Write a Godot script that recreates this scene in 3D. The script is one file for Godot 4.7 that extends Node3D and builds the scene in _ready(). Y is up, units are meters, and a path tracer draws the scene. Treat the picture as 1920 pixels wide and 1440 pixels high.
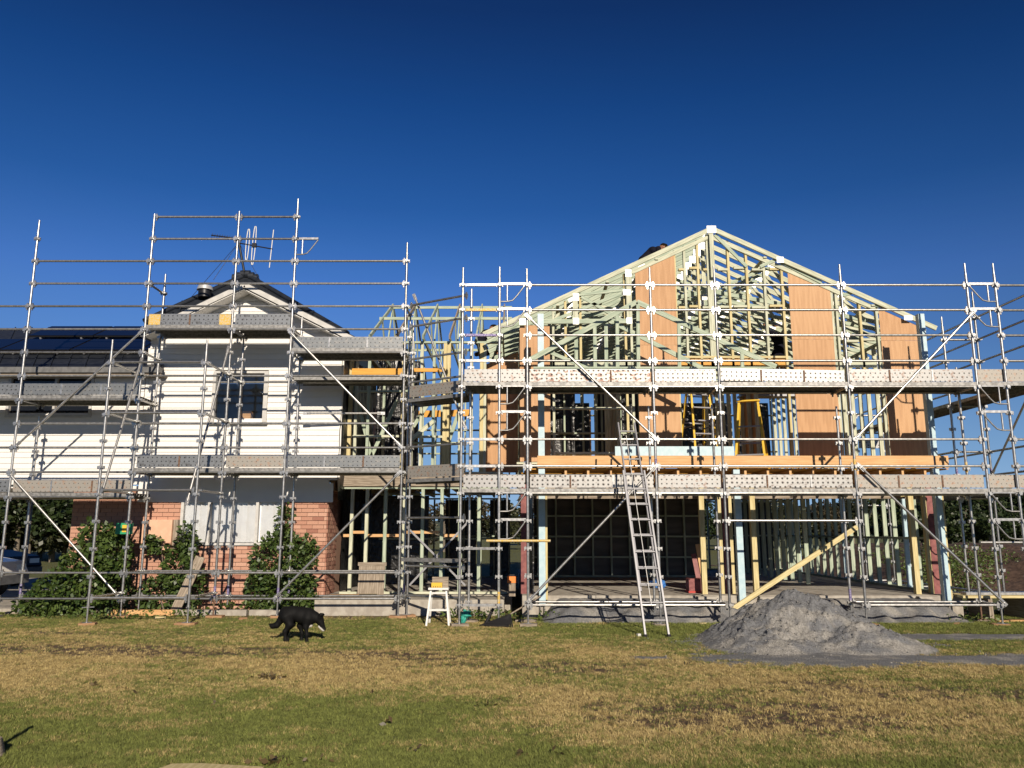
extends Node3D
# Two storey house under construction, wrapped in tube scaffold, seen across a mown lawn.
# The camera stands at the origin, 1.65 m above the lawn; photo pixels (1920x1440) are turned into
# directions and every thing gets its distance from what it touches.
const F := 1500.0
const H := 1.65
var PT := deg_to_rad(10.4)
var M := {}
var cache := {}
var used := {}
var rng := RandomNumberGenerator.new()
var noise_a := FastNoiseLite.new()
var noise_b := FastNoiseLite.new()
var noise_c := FastNoiseLite.new()

func P(px, py, D) -> Vector3:
	var x = (px - 960.0) / F
	var y = (720.0 - py) / F
	var t = D / (cos(PT) - y * sin(PT))
	return Vector3(x * t, H + (sin(PT) + y * cos(PT)) * t, -D)

func G(px, py, g = 0.0) -> Vector3:
	var x = (px - 960.0) / F
	var y = (720.0 - py) / F
	var t = (g - H) / (sin(PT) + y * cos(PT))
	return Vector3(x * t, g, -(cos(PT) - y * sin(PT)) * t)

# ---------------------------------------------------------------- nodes
func numbered(n: String) -> String:
	if not used.has(n):
		used[n] = 0
		return n
	used[n] += 1
	return "%s_%03d" % [n, used[n]]

func tag(o, label, category, group = ""):
	o.set_meta("label", label)
	o.set_meta("category", category)
	if group != "":
		o.set_meta("group", group)
	return o

func thing(called, label, category, at = Vector3.ZERO, turn = 0.0, group = ""):
	var o := Node3D.new()
	o.name = numbered(called)
	add_child(o)
	o.position = at
	o.rotation.y = turn
	return tag(o, label, category, group)

func put(par, n, mesh, m, xf = Transform3D()):
	var o := MeshInstance3D.new()
	o.name = n if par != self else numbered(n)
	o.mesh = mesh
	o.material_override = m
	o.transform = xf
	o.cast_shadow = GeometryInstance3D.SHADOW_CASTING_SETTING_ON
	par.add_child(o, true)
	return o

func struct(n, mesh, m, xf = Transform3D()):
	var o = put(self, n, mesh, m, xf)
	o.set_meta("kind", "structure")
	return o

# ---------------------------------------------------------------- meshes
func bm(s: Vector3) -> ArrayMesh:
	var k = "b%d_%d_%d" % [roundi(s.x * 1000), roundi(s.y * 1000), roundi(s.z * 1000)]
	if cache.has(k):
		return cache[k]
	var vs := PackedVector3Array()
	var ns := PackedVector3Array()
	var uv := PackedVector2Array()
	var ix := PackedInt32Array()
	var ax = [Vector3.RIGHT, Vector3.UP, Vector3.BACK]
	var off = Vector2(fmod(s.x * 37.7 + s.y * 11.0, 1.0), fmod(s.z * 53.1 + s.x * 7.0, 1.0))
	for a in 3:
		for sg in [-1.0, 1.0]:
			var n: Vector3 = ax[a] * sg
			var ui = (a + 1) % 3
			var vi = (a + 2) % 3
			if s[vi] > s[ui]:
				var q = ui
				ui = vi
				vi = q
			var u: Vector3 = ax[ui]
			var v: Vector3 = n.cross(u)
			var b = vs.size()
			for c in [Vector2(-1, -1), Vector2(1, -1), Vector2(1, 1), Vector2(-1, 1)]:
				vs.append((n * s[a] + u * s[ui] * c.x + v * s[vi] * c.y) * 0.5)
				ns.append(n)
				uv.append(Vector2(s[ui] * (c.x + 1) * 0.5, s[vi] * (c.y + 1) * 0.5) + off)
			for i in [0, 2, 1, 0, 3, 2]:
				ix.append(b + i)
	var m = arr(vs, ns, uv, ix)
	cache[k] = m
	return m

func arr(vs, ns, uv, ix, cols = null) -> ArrayMesh:
	var a := []
	a.resize(Mesh.ARRAY_MAX)
	a[Mesh.ARRAY_VERTEX] = vs
	a[Mesh.ARRAY_NORMAL] = ns
	if uv != null:
		a[Mesh.ARRAY_TEX_UV] = uv
	if cols != null:
		a[Mesh.ARRAY_COLOR] = cols
	a[Mesh.ARRAY_INDEX] = ix
	var m := ArrayMesh.new()
	m.add_surface_from_arrays(Mesh.PRIMITIVE_TRIANGLES, a)
	return m

func cm(r, l, seg = 10, r2 = -1.0):
	var k = "c%d_%d_%d_%d" % [roundi(r * 2000), roundi(l * 1000), seg, roundi(r2 * 2000)]
	if not cache.has(k):
		var c := CylinderMesh.new()
		c.bottom_radius = r
		c.top_radius = r if r2 < 0 else r2
		c.height = l
		c.radial_segments = seg
		c.rings = 0
		cache[k] = c
	return cache[k]

func along(a: Vector3, b: Vector3, side = Vector3.BACK) -> Transform3D:
	var x = (b - a).normalized()
	if abs(x.dot(side)) > 0.95:
		side = Vector3.UP
	var z = (side - x * x.dot(side)).normalized()
	return Transform3D(Basis(x, z.cross(x), z), (a + b) * 0.5)

func upright(a: Vector3, b: Vector3) -> Transform3D:
	var y = (b - a).normalized()
	var s = Vector3.BACK if abs(y.z) < 0.9 else Vector3.UP
	var x = y.cross(s).normalized()
	return Transform3D(Basis(x, y, x.cross(y)), (a + b) * 0.5)

func box(par, n, c, s, m, turn = 0.0):
	return put(par, n, bm(s), m, Transform3D(Basis(Vector3.UP, turn), c))

# a straight member from a to b: d across in the plane, w thick along side
func bar(par, n, a, b, d, w, m, side = Vector3.BACK):
	return put(par, n, bm(Vector3(a.distance_to(b), d, w)), m, along(a, b, side))

func tube(par, n, a, b, r, m, seg = 10):
	return put(par, n, cm(r, a.distance_to(b), seg), m, upright(a, b))

func join(list) -> ArrayMesh:   # [[mesh, transform], ...]
	var st := SurfaceTool.new()
	st.begin(Mesh.PRIMITIVE_TRIANGLES)
	for e in list:
		st.append_from(e[0], 0, e[1])
	return st.commit()

func T(v) -> Transform3D:
	return Transform3D(Basis(), v)

func polytube(pts, r, seg = 8) -> ArrayMesh:
	var l := []
	for i in pts.size() - 1:
		l.append([cm(r, pts[i].distance_to(pts[i + 1]) + r * 0.6, seg), upright(pts[i], pts[i + 1])])
	return join(l)

# a flat piece with an outline (x, y), front face at z, th thick towards the back
func slab_poly(pts, z, th) -> ArrayMesh:
	var st := SurfaceTool.new()
	st.begin(Mesh.PRIMITIVE_TRIANGLES)
	var p := PackedVector2Array(pts)
	if Geometry2D.is_polygon_clockwise(p):
		p.reverse()
	var tri = Geometry2D.triangulate_polygon(p)
	for i in range(0, tri.size(), 3):
		var t = [p[tri[i]], p[tri[i + 1]], p[tri[i + 2]]]
		if (t[1] - t[0]).cross(t[2] - t[0]) > 0:
			t.reverse()
		for side in 2:
			st.set_normal(Vector3(0, 0, 1 - 2 * side))
			for j in 3:
				var q: Vector2 = t[j] if side == 0 else t[2 - j]
				st.set_uv(Vector2(q.y, q.x))
				st.add_vertex(Vector3(q.x, q.y, z - th * side))
	for i in p.size():
		var a = p[i]
		var b = p[(i + 1) % p.size()]
		var e = (b - a).normalized()
		st.set_normal(Vector3(e.y, -e.x, 0))
		var q = [Vector3(a.x, a.y, z), Vector3(b.x, b.y, z), Vector3(b.x, b.y, z - th), Vector3(a.x, a.y, z - th)]
		for j in [0, 1, 2, 0, 2, 3]:
			st.set_uv(Vector2(q[j].y, q[j].x + q[j].z))
			st.add_vertex(q[j])
	return st.commit()

# a plane quad with some thickness, corners given in order
func quad_slab(q, th) -> ArrayMesh:
	var st := SurfaceTool.new()
	st.begin(Mesh.PRIMITIVE_TRIANGLES)
	var n: Vector3 = (q[1] - q[0]).cross(q[q.size() - 1] - q[0]).normalized()
	var lo = []
	for c in q:
		lo.append(c - n * th)
	var u = (q[1] - q[0]).normalized()
	var w = n.cross(u)
	for s in 2:
		var f = q if s == 0 else lo
		st.set_normal(n * (1 - 2 * s))
		for i in range(1, q.size() - 1):
			for j in ([0, i + 1, i] if s == 0 else [0, i, i + 1]):
				st.set_uv(Vector2(f[j].dot(u), f[j].dot(w)))
				st.add_vertex(f[j])
	for i in q.size():
		var k = (i + 1) % q.size()
		st.set_normal((q[k] - q[i]).cross(n).normalized())
		for c in [q[i], q[k], lo[k], q[i], lo[k], lo[i]]:
			st.set_uv(Vector2(c.dot(u), c.dot(w)))
			st.add_vertex(c)
	return st.commit()

# ---------------------------------------------------------------- materials (colours are linear base colours)
func lin(c: Color) -> Color:
	return c.linear_to_srgb()

func mat(k, c: Color, rough = 0.8, metal = 0.0):
	var m := StandardMaterial3D.new()
	m.albedo_color = lin(c)
	m.roughness = rough
	m.metallic = metal
	M[k] = m
	return m

func noise_tex(c1: Color, c2: Color, fr, sd, oct = 4, lo = 0.3, hi = 0.7, size = 256, c3 = null):
	var n := FastNoiseLite.new()
	n.noise_type = FastNoiseLite.TYPE_SIMPLEX_SMOOTH
	n.frequency = fr
	n.seed = sd
	n.fractal_octaves = oct
	var g := Gradient.new()
	g.set_color(0, lin(c1))
	g.set_offset(0, lo)
	g.set_color(1, lin(c2))
	g.set_offset(1, hi)
	if c3 != null:
		g.add_point(0.9, lin(c3))
	var t := NoiseTexture2D.new()
	t.noise = n
	t.width = size
	t.height = size
	t.seamless = true
	t.color_ramp = g
	return t

func noise_bump(fr, sd, strength = 4.0, oct = 4):
	var n := FastNoiseLite.new()
	n.frequency = fr
	n.seed = sd
	n.fractal_octaves = oct
	var t := NoiseTexture2D.new()
	t.noise = n
	t.seamless = true
	t.as_normal_map = true
	t.bump_strength = strength
	t.width = 256
	t.height = 256
	return t

func nmat(k, c1, c2, fr, sc: Vector3, rough = 0.8, metal = 0.0, tri = true, sd = 1, bump = 0.0, lo = 0.3, hi = 0.7):
	var m := StandardMaterial3D.new()
	m.albedo_texture = noise_tex(c1, c2, fr, sd, 4, lo, hi)
	m.roughness = rough
	m.metallic = metal
	m.uv1_scale = sc
	if tri:
		m.uv1_triplanar = true
		m.uv1_world_triplanar = true
	if bump > 0:
		m.normal_enabled = true
		m.normal_texture = noise_bump(fr * 1.5, sd + 50)
		m.normal_scale = bump
	M[k] = m
	return m

# perforated steel plank: rows of pressed holes, with stains
func plank_tex(c: Color, stain: Color, amount, hole, sd):
	var w := 512
	var h := 128
	var im := Image.create(w, h, false, Image.FORMAT_RGB8)
	var n := FastNoiseLite.new()
	n.seed = sd
	n.frequency = 0.012
	n.fractal_octaves = 4
	for y in h:
		for x in w:
			var v = n.get_noise_2d(x, y * 1.5) * 0.5 + 0.5
			var f = n.get_noise_2d(x * 6.0 + 900.0, y * 9.0) * 0.5 + 0.5
			var q = c.lerp(stain, clampf((v - 0.62 + amount) * 5.0, 0, 1) * 0.85)
			q = q * (0.82 + 0.36 * f)
			var row = int(y / 42.7)
			var dx = fposmod(x + (26.0 if row % 2 == 1 else 0.0), 51.2) - 25.6
			var dy = fposmod(float(y), 42.7) - 21.3
			if dx * dx + dy * dy < hole * hole:
				q = q * 0.14
			elif dx * dx + dy * dy < (hole + 2.5) * (hole + 2.5):
				q = q * 0.7
			im.set_pixel(x, y, lin(q))
	return ImageTexture.create_from_image(im)

func plank_mat(k, c, stain, amount, hole, sd, rough = 0.4, metal = 0.55):
	var m := StandardMaterial3D.new()
	m.albedo_texture = plank_tex(c, stain, amount, hole, sd)
	m.roughness = rough
	m.metallic = metal
	m.uv1_scale = Vector3(1.0 / 0.92, 1.0 / 0.23, 1)
	M[k] = m

func make_materials():
	var g = [[0.30, 0.48], [0.36, 0.56], [0.24, 0.40]]
	for i in 3:
		nmat("galv%d" % i, Color(g[i][0], g[i][0] * 0.99, g[i][0] * 0.97), Color(g[i][1], g[i][1] * 0.985, g[i][1] * 0.95), 0.02, Vector3(2.3, 2.3, 2.3), 0.34, 0.8, true, 11 + i, 0.0, 0.2, 0.8)
	nmat("purple", Color(0.10, 0.07, 0.22), Color(0.28, 0.26, 0.36), 0.03, Vector3(3, 3, 3), 0.5, 0.2, true, 21)
	nmat("yellow_paint", Color(0.60, 0.36, 0.04), Color(0.50, 0.42, 0.28), 0.03, Vector3(3, 3, 3), 0.55, 0.1, true, 22)
	nmat("rust", Color(0.11, 0.055, 0.032), Color(0.20, 0.125, 0.085), 0.03, Vector3(4, 4, 4), 0.8, 0.1, true, 23)
	plank_mat("toe_grey", Color(0.23, 0.24, 0.25), Color(0.13, 0.13, 0.13), 0.05, 6.5, 31)
	plank_mat("toe_white", Color(0.32, 0.315, 0.31), Color(0.20, 0.09, 0.055), -0.05, 8.5, 32, 0.42)
	plank_mat("toe_white1", Color(0.30, 0.297, 0.29), Color(0.20, 0.13, 0.10), 0.02, 7.0, 38, 0.45)
	plank_mat("toe_white2", Color(0.32, 0.315, 0.305), Color(0.15, 0.12, 0.11), 0.05, 9.5, 39, 0.42)
	plank_mat("toe_grey1", Color(0.21, 0.22, 0.225), Color(0.30, 0.29, 0.27), 0.06, 5.0, 40)
	plank_mat("toe_rust", Color(0.32, 0.315, 0.30), Color(0.13, 0.048, 0.03), 0.12, 10.0, 33, 0.45)
	plank_mat("toe_dull", Color(0.30, 0.28, 0.25), Color(0.34, 0.2, 0.13), 0.02, 4.0, 34, 0.55, 0.35)
	plank_mat("toe_yellow", Color(0.62, 0.36, 0.05), Color(0.36, 0.34, 0.31), 0.16, 4.0, 35, 0.5, 0.2)
	nmat("deck", Color(0.17, 0.167, 0.162), Color(0.29, 0.285, 0.275), 0.02, Vector3(2, 2, 2), 0.5, 0.45, true, 36)
	# timber: grain runs along u
	nmat("pine_green", Color(0.285, 0.35, 0.265), Color(0.42, 0.47, 0.365), 0.02, Vector3(0.35, 5.0, 1), 0.75, 0.0, false, 41)
	nmat("pine_pale", Color(0.39, 0.405, 0.295), Color(0.54, 0.55, 0.42), 0.02, Vector3(0.35, 5.0, 1), 0.75, 0.0, false, 42)
	nmat("pine_yellow", Color(0.46, 0.38, 0.18), Color(0.59, 0.50, 0.27), 0.02, Vector3(0.35, 5.0, 1), 0.72, 0.0, false, 43)
	nmat("lvl", Color(0.52, 0.29, 0.115), Color(0.61, 0.37, 0.17), 0.02, Vector3(0.3, 6.0, 1), 0.65, 0.0, false, 44)
	nmat("lvl_yellow", Color(0.56, 0.26, 0.025), Color(0.63, 0.32, 0.045), 0.02, Vector3(0.3, 6.0, 1), 0.6, 0.0, false, 45)
	nmat("ply", Color(0.42, 0.232, 0.11), Color(0.49, 0.28, 0.14), 0.016, Vector3(0.25, 2.6, 1), 0.7, 0.0, false, 46)
	nmat("ply_b", Color(0.45, 0.255, 0.125), Color(0.52, 0.307, 0.157), 0.016, Vector3(0.22, 3.1, 1), 0.7, 0.0, false, 47)
	nmat("board_grey", Color(0.20, 0.16, 0.12), Color(0.32, 0.27, 0.21), 0.02, Vector3(0.5, 5.0, 1), 0.85, 0.0, false, 48)
	nmat("sole", Color(0.26, 0.14, 0.07), Color(0.36, 0.21, 0.11), 0.02, Vector3(0.5, 5.0, 1), 0.85, 0.0, false, 76)
	nmat("plate", Color(0.58, 0.58, 0.57), Color(0.72, 0.72, 0.71), 0.05, Vector3(6, 6, 6), 0.5, 0.5, true, 49)
	nmat("blue_steel", Color(0.38, 0.52, 0.58), Color(0.44, 0.57, 0.62), 0.02, Vector3(1.5, 1.5, 1.5), 0.45, 0.0, true, 51)
	nmat("maroon", Color(0.17, 0.045, 0.045), Color(0.24, 0.075, 0.07), 0.02, Vector3(1.5, 1.5, 1.5), 0.6, 0.0, true, 52)
	nmat("siding", Color(0.69, 0.675, 0.645), Color(0.71, 0.695, 0.665), 0.012, Vector3(0.9, 0.9, 0.9), 0.5, 0.0, true, 53)
	nmat("trim", Color(0.45, 0.44, 0.425), Color(0.52, 0.51, 0.49), 0.02, Vector3(1, 1, 1), 0.5, 0.0, true, 54)
	nmat("trim_dark", Color(0.10, 0.10, 0.10), Color(0.14, 0.14, 0.14), 0.02, Vector3(1, 1, 1), 0.5, 0.0, true, 55)
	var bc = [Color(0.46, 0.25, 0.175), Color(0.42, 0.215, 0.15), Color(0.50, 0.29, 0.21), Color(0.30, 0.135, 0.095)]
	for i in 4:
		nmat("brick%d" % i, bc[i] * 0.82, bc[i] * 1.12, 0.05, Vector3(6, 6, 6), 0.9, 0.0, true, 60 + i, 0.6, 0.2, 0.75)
	nmat("mortar", Color(0.30, 0.17, 0.12), Color(0.38, 0.23, 0.16), 0.05, Vector3(5, 5, 5), 0.95, 0.0, true, 65)
	nmat("roof", Color(0.020, 0.024, 0.032), Color(0.032, 0.037, 0.047), 0.02, Vector3(1, 1, 1), 0.45, 0.3, true, 66)
	mat("solar", Color(0.006, 0.008, 0.016), 0.12, 0.0)
	mat("glass_dark", Color(0.01, 0.013, 0.02), 0.06, 0.0)
	var gl = mat("glass", Color(0.02, 0.025, 0.03), 0.04, 0.0)
	gl.transparency = BaseMaterial3D.TRANSPARENCY_ALPHA
	gl.albedo_color.a = 0.10
	nmat("blind", Color(0.74, 0.76, 0.78), Color(0.80, 0.82, 0.84), 0.02, Vector3(1, 1, 1), 0.7, 0.0, true, 67)
	nmat("plaster", Color(0.42, 0.40, 0.37), Color(0.46, 0.44, 0.41), 0.02, Vector3(1, 1, 1), 0.9, 0.0, true, 77)
	nmat("plastic", Color(0.010, 0.010, 0.011), Color(0.022, 0.022, 0.023), 0.02, Vector3(1, 1, 1), 0.3, 0.0, true, 68, 0.6)
	nmat("concrete", Color(0.29, 0.26, 0.22), Color(0.38, 0.35, 0.30), 0.02, Vector3(0.8, 0.8, 0.8), 0.9, 0.0, true, 69, 0.3)
	nmat("meter", Color(0.60, 0.36, 0.24), Color(0.64, 0.40, 0.27), 0.02, Vector3(1, 1, 1), 0.6, 0.0, true, 70)
	mat("white_paint", Color(0.64, 0.63, 0.60), 0.45)
	mat("alu", Color(0.26, 0.26, 0.275), 0.5, 0.4)
	mat("alu_rail", Color(0.17, 0.17, 0.19), 0.5, 0.4)
	mat("yellow", Color(0.66, 0.42, 0.035), 0.5)
	mat("black", Color(0.012, 0.012, 0.013), 0.55)
	mat("black_metal", Color(0.02, 0.02, 0.022), 0.4, 0.4)
	mat("red", Color(0.40, 0.03, 0.02), 0.5)
	mat("orange", Color(0.75, 0.22, 0.04), 0.6)
	mat("blue", Color(0.05, 0.18, 0.5), 0.5)
	mat("teal", Color(0.03, 0.30, 0.24), 0.6)
	mat("green", Color(0.02, 0.28, 0.12), 0.5)
	mat("chrome", Color(0.72, 0.72, 0.72), 0.35, 0.6)
	mat("car_white", Color(0.72, 0.70, 0.66), 0.25)
	mat("car_dark", Color(0.012, 0.013, 0.016), 0.5)
	mat("rubber", Color(0.012, 0.012, 0.012), 0.85)
	nmat("bark", Color(0.10, 0.08, 0.06), Color(0.2, 0.17, 0.13), 0.04, Vector3(2, 2, 2), 0.95, 0.0, true, 71)
	nmat("soil", Color(0.035, 0.018, 0.012), Color(0.085, 0.05, 0.034), 0.03, Vector3(0.7, 0.7, 0.7), 0.95, 0.0, true, 72, 0.8)
	nmat("gravel", Color(0.55, 0.55, 0.55), Color(1.0, 1.0, 1.0), 0.06, Vector3(1.6, 1.6, 1.6), 0.95, 0.0, true, 73, 1.4, 0.15, 0.85)
	M.gravel.vertex_color_use_as_albedo = true
	nmat("foil", Color(0.045, 0.04, 0.034), Color(0.085, 0.075, 0.065), 0.02, Vector3(0.6, 2, 1), 0.5, 0.1, false, 75)
	var v = mat("vertex", Color(1, 1, 1), 0.85)
	v.metallic_specular = 0.15
	var ct = mat("coat", Color(1, 1, 1), 0.72)
	ct.vertex_color_use_as_albedo = true
	ct.metallic_specular = 0.3
	v.vertex_color_use_as_albedo = true
	var leaf = mat("leaf", Color(1, 1, 1), 0.5)
	leaf.vertex_color_use_as_albedo = true
	leaf.cull_mode = BaseMaterial3D.CULL_DISABLED
	leaf.backlight_enabled = true
	leaf.backlight = Color(0.3, 0.36, 0.1)
	var gr = mat("grass", Color(1, 1, 1), 0.75)
	gr.vertex_color_use_as_albedo = true
	gr.cull_mode = BaseMaterial3D.CULL_DISABLED

func any_galv():
	return M["galv%d" % (rng.randi() % 3)]

# clear winter morning sky: colour by height above the horizon, darkest a quarter turn from the sun
func clear_sky():
	var keys = [[-90.0, 66, 58, 40], [-2.0, 96, 92, 66], [-0.4, 150, 178, 205], [1.0, 150, 185, 220], [5.4, 125, 167, 212], [10.5, 98, 146, 209], [16.5, 73, 122, 198], [22.5, 41, 92, 162], [29.5, 24, 69, 132], [35.4, 18, 51, 104], [45.0, 14, 41, 87], [90.0, 9, 29, 64]]
	var im := Image.create(256, 1024, false, Image.FORMAT_RGB8)
	var around = []
	for x in 256:
		var s = sin(deg_to_rad((x + 0.5) / 256.0 * 360.0 - 180.0 + 13.5))
		around.append((1.0 - 0.6 * s * s) / 0.967)
	for y in 1024:
		var el = 90.0 - 180.0 * (y + 0.5) / 1024.0
		var i = 0
		while i < keys.size() - 2 and el > keys[i + 1][0]:
			i += 1
		var t = clampf((el - keys[i][0]) / (keys[i + 1][0] - keys[i][0]), 0, 1)
		var c = Color(lerpf(keys[i][1], keys[i + 1][1], t) / 255.0, lerpf(keys[i][2], keys[i + 1][2], t) / 255.0, lerpf(keys[i][3], keys[i + 1][3], t) / 255.0)
		var li = c.srgb_to_linear()
		var w = smoothstep(-1.0, 14.0, el)
		for x in 256:
			var k = lerpf(1.0, around[x], w)
			im.set_pixel(x, y, Color(li.r * k, li.g * k, li.b * k).linear_to_srgb())
	return ImageTexture.create_from_image(im)

# ---------------------------------------------------------------- the scene
func _ready():
	rng.seed = 4711
	noise_a.seed = 3
	noise_a.frequency = 0.35
	noise_a.fractal_octaves = 3
	noise_b.seed = 8
	noise_b.frequency = 1.6
	noise_b.fractal_octaves = 3
	noise_c.seed = 15
	noise_c.frequency = 7.0
	noise_c.fractal_octaves = 2
	var cam := Camera3D.new()
	cam.name = "camera"
	cam.position = Vector3(0, H, 0)
	cam.rotation.x = PT
	cam.fov = rad_to_deg(2.0 * atan(720.0 / F))
	cam.near = 0.1
	cam.far = 2000.0
	add_child(cam)
	cam.current = true
	var sun := DirectionalLight3D.new()
	sun.name = "sun"
	sun.light_energy = 1.6
	sun.light_color = Color(1.0, 0.945, 0.865)
	sun.light_angular_distance = 0.5
	sun.shadow_enabled = true
	add_child(sun)
	sun.look_at_from_position(Vector3(0.24, 0.46, 1.0) * 30.0, Vector3.ZERO)
	var we := WorldEnvironment.new()
	we.name = "environment"
	var env := Environment.new()
	env.background_mode = Environment.BG_SKY
	var sky := Sky.new()
	var sm := PanoramaSkyMaterial.new()
	sm.panorama = clear_sky()
	sky.sky_material = sm
	env.sky = sky
	env.tonemap_mode = Environment.TONE_MAPPER_LINEAR
	env.tonemap_exposure = 1.18
	env.background_energy_multiplier = 0.85
	env.sdfgi_enabled = true
	env.ssao_enabled = true
	env.ssil_enabled = true
	we.environment = env
	add_child(we)
	make_materials()
	print("ground")
	build_ground()
	print("old house")
	build_old_house()
	print("link")
	build_link_frame()
	print("frame")
	build_new_frame()
	print("scaffold")
	build_scaffolds()
	print("plants")
	build_plants()
	print("objects")
	build_objects()
	print("figures")
	build_figures()
	print("lawn")
	build_grass()
	print("done")

# ---------------------------------------------------------------- ground
func blob(x, d, cx, cd, rx, rd) -> float:
	var q = ((x - cx) / rx) * ((x - cx) / rx) + ((d - cd) / rd) * ((d - cd) / rd)
	return exp(-q)

# mown lawn: mixed green and dead straw, with bare earth showing in worn patches
func lawn_mix(x, d) -> Vector3:   # (green, straw, earth)
	var a = noise_a.get_noise_2d(x, d)
	var b = noise_b.get_noise_2d(x * 0.7, d * 1.3)
	var c = noise_c.get_noise_2d(x, d)
	var g = 0.42 + 0.75 * a + 0.55 * b
	g += 0.55 * smoothstep(9.2, 7.6, d) * smoothstep(2.2, -1.2, x)
	g += 0.22 * smoothstep(6.9, 6.0, d)
	g += 0.30 * smoothstep(12.2, 14.2, d)
	g += 0.55 * smoothstep(0.6, 2.2, x) * smoothstep(11.6, 13.0, d)
	g -= 0.30 * blob(x, d, -4.5, 10.6, 4.5, 1.5)
	g -= 0.25 * blob(x, d, 3.0, 8.4, 3.5, 1.3)
	g += 0.5 * blob(x, d, -2.2, 11.9, 0.5, 0.18)
	var e = 0.0
	e += 0.9 * blob(x, d, -7.2, 11.9, 2.07, 0.54)
	e += 0.8 * blob(x, d, -4.5, 11.55, 1.725, 0.51)
	e += 0.6 * blob(x, d, -1.5, 11.5, 1.035, 0.54)
	e += 0.5 * blob(x, d, -1.3, 10.7, 1.15, 0.54)
	e += 0.7 * blob(x, d, 0.6, 10.2, 1.035, 0.525)
	e += 0.7 * blob(x, d, 1.9, 7.9, 1.61, 0.75)
	e += 0.55 * blob(x, d, 2.6, 7.4, 1.495, 0.45)
	e += 0.5 * blob(x, d, 3.4, 9.2, 1.035, 0.45)
	e += 0.6 * blob(x, d, 5.2, 8.6, 1.84, 0.45)
	e += 0.5 * blob(x, d, -7, 13.6, 2.875, 0.3)
	e += 0.9 * blob(x, d, -3.2, 16.5, 3.45, 0.525)
	e = e * (1.35 + 1.2 * b + 1.2 * c) + 0.34 * smoothstep(0.28, 0.6, b + 0.4 * c)
	g = clampf(g + 0.25 * c, 0.0, 1.0)
	return Vector3(g, 1.0 - g, clampf(e, 0.0, 0.9))

func lawn_color(x, d) -> Color:
	var m = lawn_mix(x, d)
	var q = Color(0.105, 0.12, 0.032).lerp(Color(0.32, 0.235, 0.095), m.y)
	q = q.lerp(Color(0.085, 0.045, 0.026), m.z)
	if x > 0.5:
		q = q.lerp(Color(0.16, 0.162, 0.165), 0.8 * smoothstep(-0.3, 0.05, gravel_mask(x, d)))   # stone dust trodden into the turf
	return q

func gravel_mask(x, d) -> float:   # loose stone dust spread on the lawn, > 0 where it lies
	var b = noise_b.get_noise_2d(x + 40.0, d) * 0.8 + noise_c.get_noise_2d(x, d) * 0.45
	var v = -1.0
	v = maxf(v, 1.0 - Vector2((x - 4.3) / 1.85, (d - 12.5) / 1.5).length())
	v = maxf(v, 1.0 - Vector2((x - 4.2) / 1.9, (d - 10.95) / 0.75).length())
	v = maxf(v, 1.0 - Vector2((x - 6.6) / 2.9, (d - 10.85) / 0.5).length())
	v = maxf(v, 1.0 - Vector2((x - 6.9) / 2.2, (d - 13.15) / 0.42).length())
	v = maxf(v, 0.6 - Vector2((x - 1.9) / 0.55, (d - 11.0) / 0.3).length())
	return v + b * 0.5

func gravel_color(x, d) -> Color:   # damp grey dust and drier sandy patches
	var v = noise_a.get_noise_2d(x * 3.0 + 20.0, d * 4.0) * 0.9 + noise_b.get_noise_2d(x * 1.5, d * 2.0) * 0.5
	var s = smoothstep(0.0, 0.5, v + 0.35 * blob(x, d, 4.4, 11.6, 1.6, 0.45))
	return Color(0.18, 0.184, 0.193).lerp(Color(0.32, 0.305, 0.28), s) * (1.0 + 0.25 * noise_c.get_noise_2d(x * 2.0, d * 2.0))

func pile_height(x, d) -> float:
	var h = 0.0
	var r = Vector2((x - 4.42) / 1.62, (d - 12.85) / 1.35).length()
	h = maxf(h, 0.83 * (1.0 - sqrt(r * r + 0.012)))
	r = Vector2((x - 5.0) / 1.15, (d - 12.0) / 0.95).length()
	h = maxf(h, 0.42 * (1.0 - sqrt(r * r + 0.04)))
	r = Vector2((x - 3.7) / 1.05, (d - 12.1) / 1.0).length()
	h = maxf(h, 0.36 * (1.0 - sqrt(r * r + 0.05)))
	var n = noise_b.get_noise_2d(x * 1.1, d * 1.1) * 0.09 + maxf(noise_c.get_noise_2d(x * 0.8, d * 0.8), 0.0) * 0.07 + noise_c.get_noise_2d(x * 2.2 + 7.0, d * 2.2) * 0.03
	return h - 0.02 + n * smoothstep(-0.05, 0.3, h)

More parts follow.
